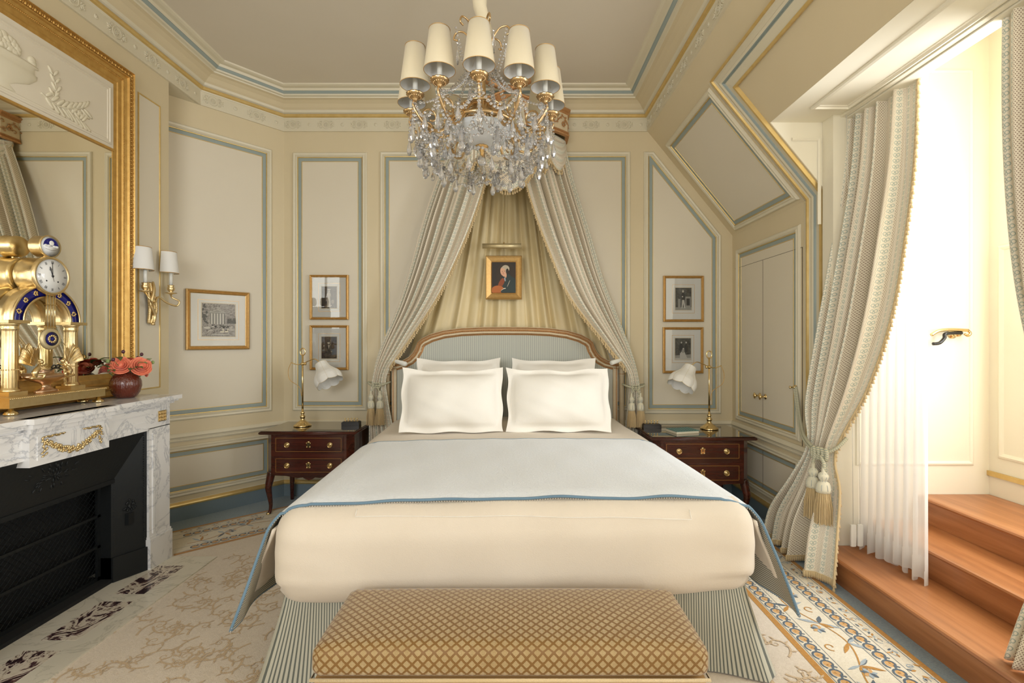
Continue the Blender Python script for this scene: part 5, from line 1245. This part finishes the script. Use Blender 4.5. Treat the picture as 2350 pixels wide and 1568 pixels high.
# ------------------------------------------------------------ wall sconce
sn = thing('wall_sconce', 'ormolu two light wall sconce with white half shades beside the mirror', 'wall lamp', (-2.595, 3.42, 1.7))
mb = MB(); xw = -2.59
for k in range(34):
    t = k/33; z = 1.575+.27*t; w_ = .012+.018*math.sin(PI*t**.8)
    for e in (-1, 0, 1): mb.ball((xw+.018+.012*math.sin(PI*t)-abs(e)*.008, 3.42+e*w_+.012*math.sin(t*5), z), (.012, .009+.004*random.random(), .012), 7, 5)
mb.tube(spline([(xw+.02, 3.43, 1.86), (xw+.035, 3.42, 1.80), (xw+.03, 3.40, 1.70), (xw+.03, 3.435, 1.62), (xw+.03, 3.42, 1.56)], 6), [.008+.006*math.sin(k/24*PI) for k in range(25)], 8)
mb.lathe([(.012, 0), (.014, .01), (.008, .02), (0, .03)], (xw+.03, 3.42, 1.553), 10); mb.build('back_plate', 'ormolu', sn, True)
for (sx, sy, cp) in ((-2.535, 3.315, [(xw+.04, 3.43, 1.72), (-2.54, 3.39, 1.69), (-2.51, 3.345, 1.70), (-2.505, 3.31, 1.735), (-2.535, 3.315, 1.775)]), (-2.53, 3.555, [(xw+.04, 3.43, 1.72), (-2.55, 3.46, 1.755), (-2.53, 3.51, 1.72), (-2.50, 3.57, 1.70), (-2.49, 3.585, 1.735), (-2.53, 3.57, 1.76), (-2.53, 3.555, 1.785)])):
    sp = spline(cp, 8); MB().tube(sp, [.0075-.002*k/len(sp) for k in range(len(sp))], 8).build('arm', 'ormolu', sn, True)
    zc = cp[-1][2]
    mb = MB(); mb.lathe([(.006, -.01), (.010, 0), (.035, .006), (.038, .010), (.014, .012), (.012, .018), (.022, .028), (.024, .045), (.018, .055), (.021, .060), (.021, .066), (0, .066)], (sx, sy, zc), 20, fn=lambda r, z, a: r*(1+.12*math.cos(a*8)) if r > .03 else r); mb.build('candle_cup', 'ormolu', sn, True)
    MB().lathe([(.011, .066), (.011, .17), (0, .17)], (sx, sy, zc), 14).build('candle_tube', 'candle', sn, True)
    mb = MB()
    def hs(u, v, o_=0): a = -.5*PI+u*PI; r = .058+.014*(1-v)-o_; return (sx-.03+r*1.05*math.cos(a), sy+r*math.sin(a), zc+.155+.155*v)
    mb.grid(32, 6, lambda u, v: hs(u, v), 0); mb.grid(32, 6, lambda u, v: hs(u, v, .003), 0, flip=True)
    S_ = mb.build('lamp_shade', 'shadew', sn, True)
    for q in (0, 1): MB().tube([hs(k/32, q) for k in range(33)], .0022, 6).build('shade_braid', 'oldgold', S_, True)
# ------------------------------------------------------------ vase and roses
va = thing('vase', 'round dark red ribbed glass vase at the end of the mantel', 'vase', (-2.455, 3.05, 1.0845))
mb = MB(); mb.shell([(.038, 0), (.055, .006), (.073, .035), (.083, .075), (.081, .105), (.067, .140), (.047, .158), (.042, .165)], (0, 0, 0), 64, 0, fn=lambda r, z, a: r*(1+.008*math.cos(a*44+z*30)), th=.006); mb.lathe([(.05, .004), (0, .0041)], seg=24); mb.build('vase_body', 'vase', va)
fl = thing('rose_bouquet', 'coral roses with green leaves and berries in the red vase', 'flowers', (-2.455, 3.05, 1.20))
def rose(c, r, axis, seed, mt):
    rnd = random.Random(seed); mb = MB(); T = frame_T(c, V(axis).orthogonal(), axis)
    mb.ball((0, 0, -.1*r), (.42*r, .42*r, .6*r), 10, 8, 0, T)
    for ring, (n_, op, hh) in enumerate(((3, .35, .62), (4, .55, .60), (5, .78, .50), (6, 1.0, .38), (6, 1.15, .22))):
        for k in range(n_):
            a0 = 2*PI*k/n_+ring*.7+rnd.uniform(-.15, .15); wd = 2*PI/n_*.78
            def pt(u, v):
                a = a0+(u-.5)*2*wd*(.55+.45*v)*(1-.35*v**4); rr = r*op*(.25+.75*v**.8)*(1-.06*(2*u-1)**2)+r*.06*max(0, v-.75)*4; z = r*(-.45+(hh+.45)*v**.7)-r*.10*(2*u-1)**2*v - r*.25*max(0, v-.8)*op
                return (rr*math.cos(a), rr*math.sin(a), z)
            mb.grid(6, 6, pt, 0, T=T)
    return mb.build('rose_head', mt, fl, False)
roses = [((.010, -.050, .088), .050, (.45, -.75, .45), 'rose'), ((.085, .010, .080), .052, (.75, -.5, .35), 'rose'), ((-.03, .02, .10), .045, (.1, .1, 1), 'rose2'), ((-.07, -.06, .07), .042, (-.4, -.5, .7), 'rose'), ((-.02, .08, .105), .036, (-.2, .5, .9), 'rose2'), ((.085, .045, .045), .030, (.9, .3, .2), 'rose2')]
for k, (c, r, ax, mt) in enumerate(roses): rose(c, r, ax, k, mt)
mb = MB()
for k, (c, r, ax, mt) in enumerate(roses): mb.tube([(0, 0, -.10), (c[0]*.3, c[1]*.3, -.02), (c[0]*.9, c[1]*.9, c[2]-r*.5)], .003, 6)
mb.build('stems', 'leaf', fl)
for k in range(15):
    a = k*2.4; e = random.uniform(.0, .9); mb = MB(); p = V((.075*math.cos(a), .09*math.sin(a), .05+.07*random.random())); d = V((math.cos(a), math.sin(a), e)).normalized(); T = frame_T(p, d, V((0, 0, 1))-d*d.z)
    mb.grid(6, 4, lambda u, v: (.062*u, .018*math.sin(PI*u)*(v*2-1), .010*math.sin(PI*u)-.010*u*u+.006*abs(v*2-1)), 0, T=T); mb.build('leaf', 'leaf' if k % 3 else 'leafl', fl)
for p in ((.02, -.12, .13), (.0, -.02, .175), (.03, .09, .155), (.05, .16, .10), (-.03, -.1, .12), (.06, .02, .135)):
    mb = MB(); mb.tube([(0, 0, 0), (p[0]*.6, p[1]*.6, p[2]*.7), p], .0015, 5, 1); mb.ball(p, (.010, .010, .012), 8, 6, 0); mb.build('seed_head', ['berry' if p[2] > .125 else 'leafl', 'leaf'], fl)
# ------------------------------------------------------------ clock
ck = thing('mantel_clock', 'gilt and blue enamel portico clock with moon dial on the mantel', 'clock', (-2.47, 2.58, 1.0845))
def cl(x, y, z): return (x, y, z)     # local: x towards the room, y along the wall, z up
mb = MB(); mb.b2((-.075, -.27, .035), (.055, .27, .083)); mb.b2((-.08, -.275, .075), (.060, .275, .086))
for k in range(60):
    mb.ball((.061, -.27+.54*k/59, .081), .0035, 5, 4)
mb.build('plinth', 'ormolu', ck)
for sx in (-.055, .035):
    for sy in (-.245, .245): MB().lathe([(.026, 0), (.028, .008), (.024, .016), (.012, .022), (.010, .036), (0, .036)], (sx, sy, 0), 20).build('foot', 'brass', ck)
for sy in (-.165, .165):
    for sx in (-.052,):
        mb = MB(); mb.box((sx, sy, .096), (.085, .092, .02)); c = (sx, sy, .106)
        mb.lathe([(.040, 0), (.041, .006), (.037, .012), (.034, .018), (.0315, .022), (.030, .30), (.031, .31), (.034, .316), (.031, .322), (.034, .334), (.041, .342), (0, .342)], c, 60, 0, fn=lambda r, z, a: r*(1-.09*max(0, math.cos(a*15))) if .018 < z < .305 else r)
        for k in range(20): a = k*PI/10; mb.ball((c[0]+.0315*math.cos(a), c[1]+.0315*math.sin(a), c[2]+.11), .0035, 5, 4)
        mb.box((sx, sy, .456), (.095, .106, .016)); mb.build('fluted_column', 'ormolu', ck)
def arch(mb, r0, r1, x0, x1, m_, zc=.464, n_=40):
    vs = []; 
    for k in range(n_+1):
        a = PI*k/n_; c_, s_ = math.cos(a), math.sin(a)
        for (r, x) in ((r0, x0), (r1, x0), (r1, x1), (r0, x1)): vs.append((x, r*c_, zc+r*s_))
    mb.add(vs, [[4*k+j, 4*k+(j+1) % 4, 4*k+4+(j+1) % 4, 4*k+4+j] for k in range(n_) for j in range(4)], m_, None, True)
mb = MB(); arch(mb, .125, .190, -.105, -.024, 0); arch(mb, .125, .134, -.024, -.016, 0); arch(mb, .181, .190, -.024, -.016, 0); arch(mb, .134, .181, -.025, -.022, 1)
for k in range(7):
    a = PI*(k+.7)/7.4
    if abs(a-PI/2) < .1: continue
    for e in range(7): q = e*.9; mb.ball((-.021, (.157)*math.cos(a)+.012*math.cos(q)*(.4+.6*random.random()), .464+.157*math.sin(a)+.010*math.sin(q)), (.003, .007, .005), 6, 4, 2)
mb.build('zodiac_arch', ['ormolu', 'enamel', 'brass'], ck)
ZD = .705; Tx = frame_T((-.115, 0, ZD), (0, 1, 0), (1, 0, 0))      # dial faces the room; local x = along the wall, z = out
mb = MB(); mb.lathe([(.092, 0), (.098, .006), (.096, .02), (.094, .09), (.101, .098), (.104, .108), (.100, .118), (.092, .121), (.088, .114), (0, .114)], seg=56, T=Tx); mb.build('drum_case', 'ormolu', ck)
mb = MB(); mb.lathe([(.0885, .1145), (.0885, .116), (0, .117)], seg=48, T=Tx)
D = mb.build('dial', 'dial', ck)
mb = MB()
def num(i, s):
    a = PI/2-i*PI/6; R0 = .072
    wid = {'I': .0035, 'V': .008, 'X': .008}; tot = sum(wid[c] for c in s); o_ = -tot/2
    for c in s:
        w_ = wid[c]; x0 = o_; o_ += w_
        segs = {'I': [((x0+w_/2, -.007), (x0+w_/2, .007))], 'V': [((x0+.001, .007), (x0+w_/2, -.007)), ((x0+w_-.001, .007), (x0+w_/2, -.007))], 'X': [((x0+.001, .007), (x0+w_-.001, -.007)), ((x0+w_-.001, .007), (x0+.001, -.007))]}[c]
        for (p, q) in segs:
            P2 = []
            for (tx, ty) in (p, q): rad = R0+ty; P2.append((rad*math.cos(a)+tx*math.sin(a), rad*math.sin(a)-tx*math.cos(a), .1172))
            mb.tube(P2, .0007, 4, 0, T=Tx)
for i, s in enumerate(('XII', 'I', 'II', 'III', 'IIII', 'V', 'VI', 'VII', 'VIII', 'IX', 'X', 'XI')): num(i, s)
for k in range(60):
    a = k*PI/30; mb.tube([(.083*math.cos(a), .083*math.sin(a), .1168), (.0855*math.cos(a), .0855*math.sin(a), .1168)], .0004, 3, 0, T=Tx)
for sx in (-1, 1): mb.ball((sx*.032, -.028, .117), (.0045, .0045, .001), 10, 4, 0, Tx)
mb.build('numerals', 'ink', D)
mb = MB()
for a, L_, w_ in ((PI/2+.03, .070, .0013), (PI/2+.32, .050, .0018), (-PI/2+.25, .03, .0008)):
    mb.tube([(-.008*math.cos(a), -.008*math.sin(a), .1195), (L_*math.cos(a), L_*math.sin(a), .1195)], w_, 5, 0, T=Tx)
mb.tube([(.036*math.cos(PI/2+.32)+.006*math.cos(q), .036*math.sin(PI/2+.32)+.006*math.sin(q), .1195) for q in [k*.7 for k in range(9)]], .001, 4, closed=True, T=Tx); mb.lathe([(.006, .118), (.005, .122), (0, .122)], seg=12, T=Tx); mb.build('hands', 'ink', D)
T2 = frame_T((-.072, 0, ZD+.158), (0, 1, 0), (1, 0, 0)); mb = MB(); mb.lathe([(.050, -.01), (.056, 0), (.055, .05), (.060, .058), (.058, .066), (.053, .064), (0, .064)], seg=44, T=T2); mb.tube([(-.04, 0, ZD+.09), (-.04, 0, ZD+.11)], .008, 6); mb.build('moon_case', 'ormolu', ck)
mb = MB(); mb.lathe([(.053, .0645), (0, .0655)], seg=40, T=T2)
pts = [(.042*math.cos(PI*k/16), .042*math.sin(PI*k/16)+.002, .0662) for k in range(17)]; mb.add([tuple(p) for p in pts], [list(range(17))], 1, None, False, T2)
mb.ball((.004, .018, .0662), (.014, .014, .002), 14, 6, 0, T2)
for x_ in (-.028, -.012, .02, .032): mb.ball((x_, .002, .0664), (.012, .007, .002), 8, 5, 0, T2)
for k in range(8): mb.ball((random.uniform(-.035, .035), random.uniform(.015, .03), .0664), (.001, .001, .001), 5, 4, 2, T2)
mb.tube([(-.03, -.015, .0662), (0, -.02, .0662), (.03, -.014, .0662)], .0008, 4, 3, T=T2); mb.build('moon_dial', ['dial', 'enamel', 'brass', 'sepia3'], ck)
mb = MB()
for k in range(7): y = -.024+.008*k; mb.tube([(-.008, y, .62), (-.008, y, .40)], .0022 if k % 2 else .0028, 6, k % 2)
for z in (.43, .55): mb.b2((-.013, -.032, z), (-.003, .032, z+.005))
PN = mb.build('pendulum_rods', ['brass', 'silver'], ck)
T3 = frame_T((-.020, 0, .370), (0, 1, 0), (1, 0, 0)); mb = MB(); mb.lathe([(.0, -.006), (.050, .0), (.058, .008), (.055, .016), (.040, .022), (.038, .020), (0, .020)], seg=40, m=0, T=T3); mb.lathe([(.037, .0205), (0, .022)], seg=32, m=1, T=T3)
for k in range(11): a = k*2*PI/11; mb.ball((.019*math.cos(a), .017*math.sin(a), .022), (.008, .007, .003), 6, 4, 2, T3)
mb.ball((0, 0, .0235), (.007, .008, .002), 8, 4, 1, T3); mb.tube([(-.01, 0, .32), (-.01, 0, .295)], .0025, 6, 2); mb.build('pendulum_bob', ['silver', 'enamel', 'ormolu'], ck)
mb = MB(); mb.lathe([(.045, 0), (.046, .008), (.036, .014), (.018, .026), (.016, .04), (.028, .050), (.060, .064), (.084, .082), (.088, .092), (.080, .094), (.03, .098), (.028, .115), (.034, .120), (0, .121)], (0, 0, .086), 36, T=Matrix.Translation((-.03, 0, 0)) @ Matrix.Diagonal((.62, 1.4, 1, 1))); mb.build('urn', 'rosegold', ck)
for sg in (-1, 1):       # winged figures kneeling on the urn
    mb = MB(); y = sg*.080; z = .176
    mb.tube(spline([(0, y+sg*.012, z), (.004, y+sg*.016, z+.022), (.004, y-sg*.002, z+.045), (0, y-sg*.012, z+.062)], 5), [.012, .013, .013, .013, .014, .014, .013, .013, .012, .012, .011, .009, .008, .007, .006, .006], 8)
    mb.ball((.002, y-sg*.020, z+.074), (.010, .011, .012), 10, 7); mb.ball((.002, y-sg*.014, z+.082), (.009, .010, .008), 8, 6)
    mb.tube(spline([(.008, y-sg*.004, z+.05), (.02, y-sg*.03, z+.035), (.016, y-sg*.052, z+.04)], 5), .0042, 7); mb.tube(spline([(-.006, y-sg*.004, z+.05), (.0, y-sg*.03, z+.055), (.0, y-sg*.050, z+.062)], 5), .004, 7)
    mb.tube(spline([(.004, y+sg*.014, z+.004), (.016, y-sg*.02, z+.010), (.012, y-sg*.01, z-.01), (.006, y+sg*.04, z-.006)], 5), .007, 8); mb.build('winged_figure', 'ormolu', ck)
    mb = MB()
    for wsx in (-1, 1):
        def wg(u, v): 
            a = .25+1.15*v; r = .03+.095*(1-(1-u)**2); return (wsx*(.006+.03*u*(1-.3*v)), y+sg*(.002+r*math.cos(a)*.55), z+.045+r*math.sin(a)*(.95+.08*math.sin(v*14)))
        mb.grid(10, 14, wg, 0)
        for k in range(8): mb.tube([wg(.15, k/7), wg(.6, k/7), wg(1, k/7)], [.001, .0028, .0015], 5)
    mb.build('wings', 'ormolu', ck)
mb = MB()
for sg in (-1, 1): mb.tube([(.02+.004*math.sin(q), sg*(.012+.011*math.cos(q)), .222+.009*math.sin(q)) for q in [k*.6 for k in range(11)]], .0035, 6); mb.tube([(.02, sg*.004, .218), (.02, sg*.03, .205)], .003, 5)
mb.build('ribbon_bow', 'black', ck)
# ------------------------------------------------------------ chandelier
CHX, CHY = -.165, 2.40
ch = thing('chandelier', 'gilt and crystal chandelier with twelve cream shades over the bed', 'chandelier', (CHX, CHY, 2.45))
rnd = random.Random(3)
def P3(r, a, z):
    if z < 2.43: z = 2.43-(2.43-z)*.72
    return V((CHX+r*math.sin(a), CHY-r*math.cos(a), z))
mb = MB(); mb.tube([V((CHX+.014*math.sin(k*1.3), CHY, 2.93+.0135*k*4.2)) for k in range(14)], [.034+.005*math.sin(k*2.1) for k in range(14)], 14); mb.tube([(CHX, CHY, 2.90), (CHX, CHY, 3.70)], .012, 8); mb.build('chain_sleeve', 'shade', ch, True)
MB().lathe([(.07, 3.70), (.07, 3.69), (.05, 3.67), (.02, 3.64), (0, 3.64)][::-1], (CHX, CHY, 0), 24).build('ceiling_rose', 'lampgold', ch, True)
mb = MB(); mb.lathe([(.02, 2.46), (.03, 2.49), (.022, 2.56), (.04, 2.60), (.022, 2.64), (.016, 2.80), (.03, 2.84), (.045, 2.86), (.03, 2.88), (.018, 2.93), (0, 2.93)], (CHX, CHY, 0), 24); mb.build('centre_stem', 'lampgold', ch, True)
mb = MB(); mb.lathe([(.004, 2.408), (.06, 2.413), (.11, 2.432), (.150, 2.468), (.160, 2.488), (.13, 2.494), (0, 2.494)], (CHX, CHY, 0), 40); mb.build('frosted_bowl', 'frost', ch, True)
mb = MB(); mb.lathe([(0, 2.362), (.008, 2.366), (.006, 2.377), (.012, 2.387), (.008, 2.394), (.030, 2.402), (.032, 2.411), (0, 2.411)], (CHX, CHY, 0), 24, fn=lambda r, z, a: r*(1+.06*math.cos(a*14)) if r > .02 else r); mb.build('bowl_finial', 'oldgold', ch, True)
mb = MB(); mb.tube([P3(.155, a*PI/16, 2.515) for a in range(32)], .009, 8, closed=True); mb.tube([P3(.10, a*PI/16, 2.60) for a in range(32)], .006, 8, closed=True); mb.build('gilt_ring', 'lampgold', ch, True)
NA = 12;  RC = .345; ZC = 2.562; A0 = math.radians(2)
cupo = [None]
for k in range(NA):
    a = A0+k*2*PI/NA
    sp = spline([P3(.03, a, 2.62), P3(.09, a, 2.59), P3(.165, a, 2.50), P3(.22, a, 2.435), P3(.29, a, 2.445), P3(.335, a, 2.49), P3(.355, a, 2.525), P3(RC, a, ZC-.008)], 6)
    mb = MB(); mb.tube(sp, [.0075-.0025*abs(i/len(sp)-.4) for i in range(len(sp))], 8)
    c0 = P3(.27, a, 2.50); rad = V((math.sin(a), -math.cos(a), 0))
    mb.tube([c0+rad*(.040*math.cos(q))*(1-q/9)+V((0, 0, .040*math.sin(q)*(1-q/9)-.008)) for q in [-1.4+j*.45 for j in range(15)]], .0045, 7)
    c1 = P3(.175, a, 2.535); mb.tube([c1+rad*(.032*math.cos(q))*(1-q/9)+V((0, 0, .032*math.sin(q)*(1-q/9))) for q in [2+j*.45 for j in range(13)]], .004, 7)
    mb.build('arm', 'lampgold', ch, True)
    c = P3(RC, a, ZC)
    mb = MB(); mb.lathe([(.006, -.022), (.010, -.012), (.014, -.004), (.034, .004), (.041, .012), (.040, .016), (.02, .018), (.016, .026), (0, .026)], tuple(c), 28, fn=lambda r, z, q: r*(1+.05*math.cos(q*14)) if r > .03 else r)
    for j in range(16): q = j*PI/8; mb.ball((c.x+.026*math.cos(q), c.y+.026*math.sin(q), c.z+.002), (.004, .004, .006), 5, 4)
    mb.build('candle_cup', 'lampgold', ch, True)
    MB().lathe([(.0115, .018), (.0115, .105), (.016, .106), (.016, .14), (0, .145)], tuple(c), 16).build('candle_tube', 'candle', ch, True)
    mb = MB(); mb.shell([(.068, .055), (.045, .232)], tuple(c), 40, 0, th=.0015, m2=1)
    for j in range(3): q = j*2*PI/3+a; mb.tube([(c.x, c.y, c.z+.15), (c.x+.062*math.cos(q), c.y+.062*math.sin(q), c.z+.08)], .0008, 4)
    S_ = mb.build('lamp_shade', ['shade', 'shadew'], ch, True)
    mb = MB()
    for r_, z_ in ((.0685, .055), (.0455, .232)): MB().tube([(c.x+r_*math.cos(q*PI/20), c.y+r_*math.sin(q*PI/20), c.z+z_) for q in range(40)], .0014, 6, closed=True).build('shade_trim', 'oldgold', S_, True)
for k in range(6):      # top crown scrolls
    a = A0+.3+k*PI/3; rad = V((math.sin(a), -math.cos(a), 0))
    sp = spline([P3(.02, a, 2.85), P3(.05, a, 2.93), P3(.09, a, 2.985), P3(.13, a, 2.99), P3(.145, a, 2.96), P3(.125, a, 2.95)], 6); MB().tube(sp, .0045, 7).build('crown_scroll', 'lampgold', ch, True)
def bead(mb, p, r, L=None):
    L = L or r; mb.lathe([(0, -L), (r*.75, -L*.5), (r, 0), (r*.75, L*.5), (0, L)], tuple(p), 6, 0, smooth=False, T=None)
def strand(pts, r=.0075, step=.0175, name='crystal_strand'):
    mb = MB()
    for i, (p, t) in enumerate(along(pts, step)):
        rr = r*(1.25 if i % 4 == 0 else 1); bead(mb, p+V((rnd.uniform(-.001, .001), rnd.uniform(-.001, .001), 0)), rr, rr*.85)
    if mb.v: mb.build(name, 'crystal', ch, True)
def sagc(p, q, s, n_=14): return [p.lerp(q, k/n_)-V((0, 0, s*4*(k/n_)*(1-k/n_))) for k in range(n_+1)]
drops = []
for k in range(NA):
    a = A0+k*2*PI/NA; a2 = a+2*PI/NA; am = a+PI/NA
    strand(sagc(P3(.035, a, 2.84), P3(RC-.02, a, ZC-.02), .055), .0075)         # crown to arm
    strand(sagc(P3(RC, a, ZC-.03), P3(RC, a2, ZC-.03), .085), .0085)            # swag between arms
    strand(sagc(P3(RC-.04, a, 2.47), P3(RC-.04, a2, 2.47), .11), .0075, .017)
    strand(sagc(P3(.33, a, 2.45), P3(.30, am, 2.36), .03)+sagc(P3(.30, am, 2.36), P3(.27, a2, 2.33), .02), .0075)
    strand(sagc(P3(.30, am, 2.36), P3(.20, am, 2.235), .01), .0075, .017)
    strand([P3(RC+.008, a, ZC-.03), P3(RC+.012, a, ZC-.13)], .0075)
    if k % 2 == 0: strand(sagc(P3(.14, a, 2.95), P3(.06, a, 2.72), .02), .006); strand(sagc(P3(.06, a, 2.84), P3(.07, a, 2.60), -.01), .0065)
    else: strand(sagc(P3(.05, a, 2.84), P3(.15, a, 2.53), .03), .007)
    strand([P3(.30, am, 2.36), P3(.30, am, 2.30)], .0075)
    drops += [(P3(RC+.012, a, ZC-.175), .013, .042), (P3(RC, am, ZC-.15), .014, .034), (P3(RC-.04, am, 2.315), .015, .040), (P3(.30, am, 2.265), .015, .042), (P3(.23, am, 2.27), .014, .036), (P3(.29, a, 2.385), .014, .040), (P3(.20, am, 2.19), .014, .034)]
    if k % 2: drops += [(P3(.12, a, 2.86), .009, .05), (P3(.11, a, 2.62), .010, .035)]
ring_ = [P3(.235+.02*math.sin(q*3), q*2*PI/60, 2.245+.02*math.cos(q*.63)) for q in range(61)]; strand(ring_, .0085, .019)
ring_ = [P3(.30, q*2*PI/60, 2.33+.02*math.cos(q*1.257)) for q in range(61)]; strand(ring_, .008, .018)
for k in range(110):
    a = rnd.uniform(0, 2*PI); r_ = rnd.uniform(.21, .33); z = rnd.uniform(2.24, 2.42)
    drops.append((P3(r_, a, z), rnd.uniform(.008, .013), rnd.uniform(.012, .03)))
drops.sort(key=lambda d: -(d[1]*d[2])/(d[0].y**2))
def dropmesh(mb, p, r, L):
    mb.lathe([(0, -L), (r*.55, -L*.88), (r*.98, -L*.5), (r, -L*.3), (r*.6, L*.3), (r*.15, L*.85), (0, L)], tuple(p), 7, 0, smooth=False)
for d in drops[:100]:
    mb = MB(); dropmesh(mb, *d); bead(mb, d[0]+V((0, 0, d[2]+.009)), .007); mb.build('crystal_drop', 'crystal', ch, True)
mb = MB()
for d in drops[100:]: dropmesh(mb, *d)
o = mb.build('crystal_drops', 'crystal', ch, True); o['kind'] = 'stuff'
MB().ball((CHX, CHY, 2.335), .022, 12, 9, smooth=False).build('crystal_ball', 'crystal', ch, True)
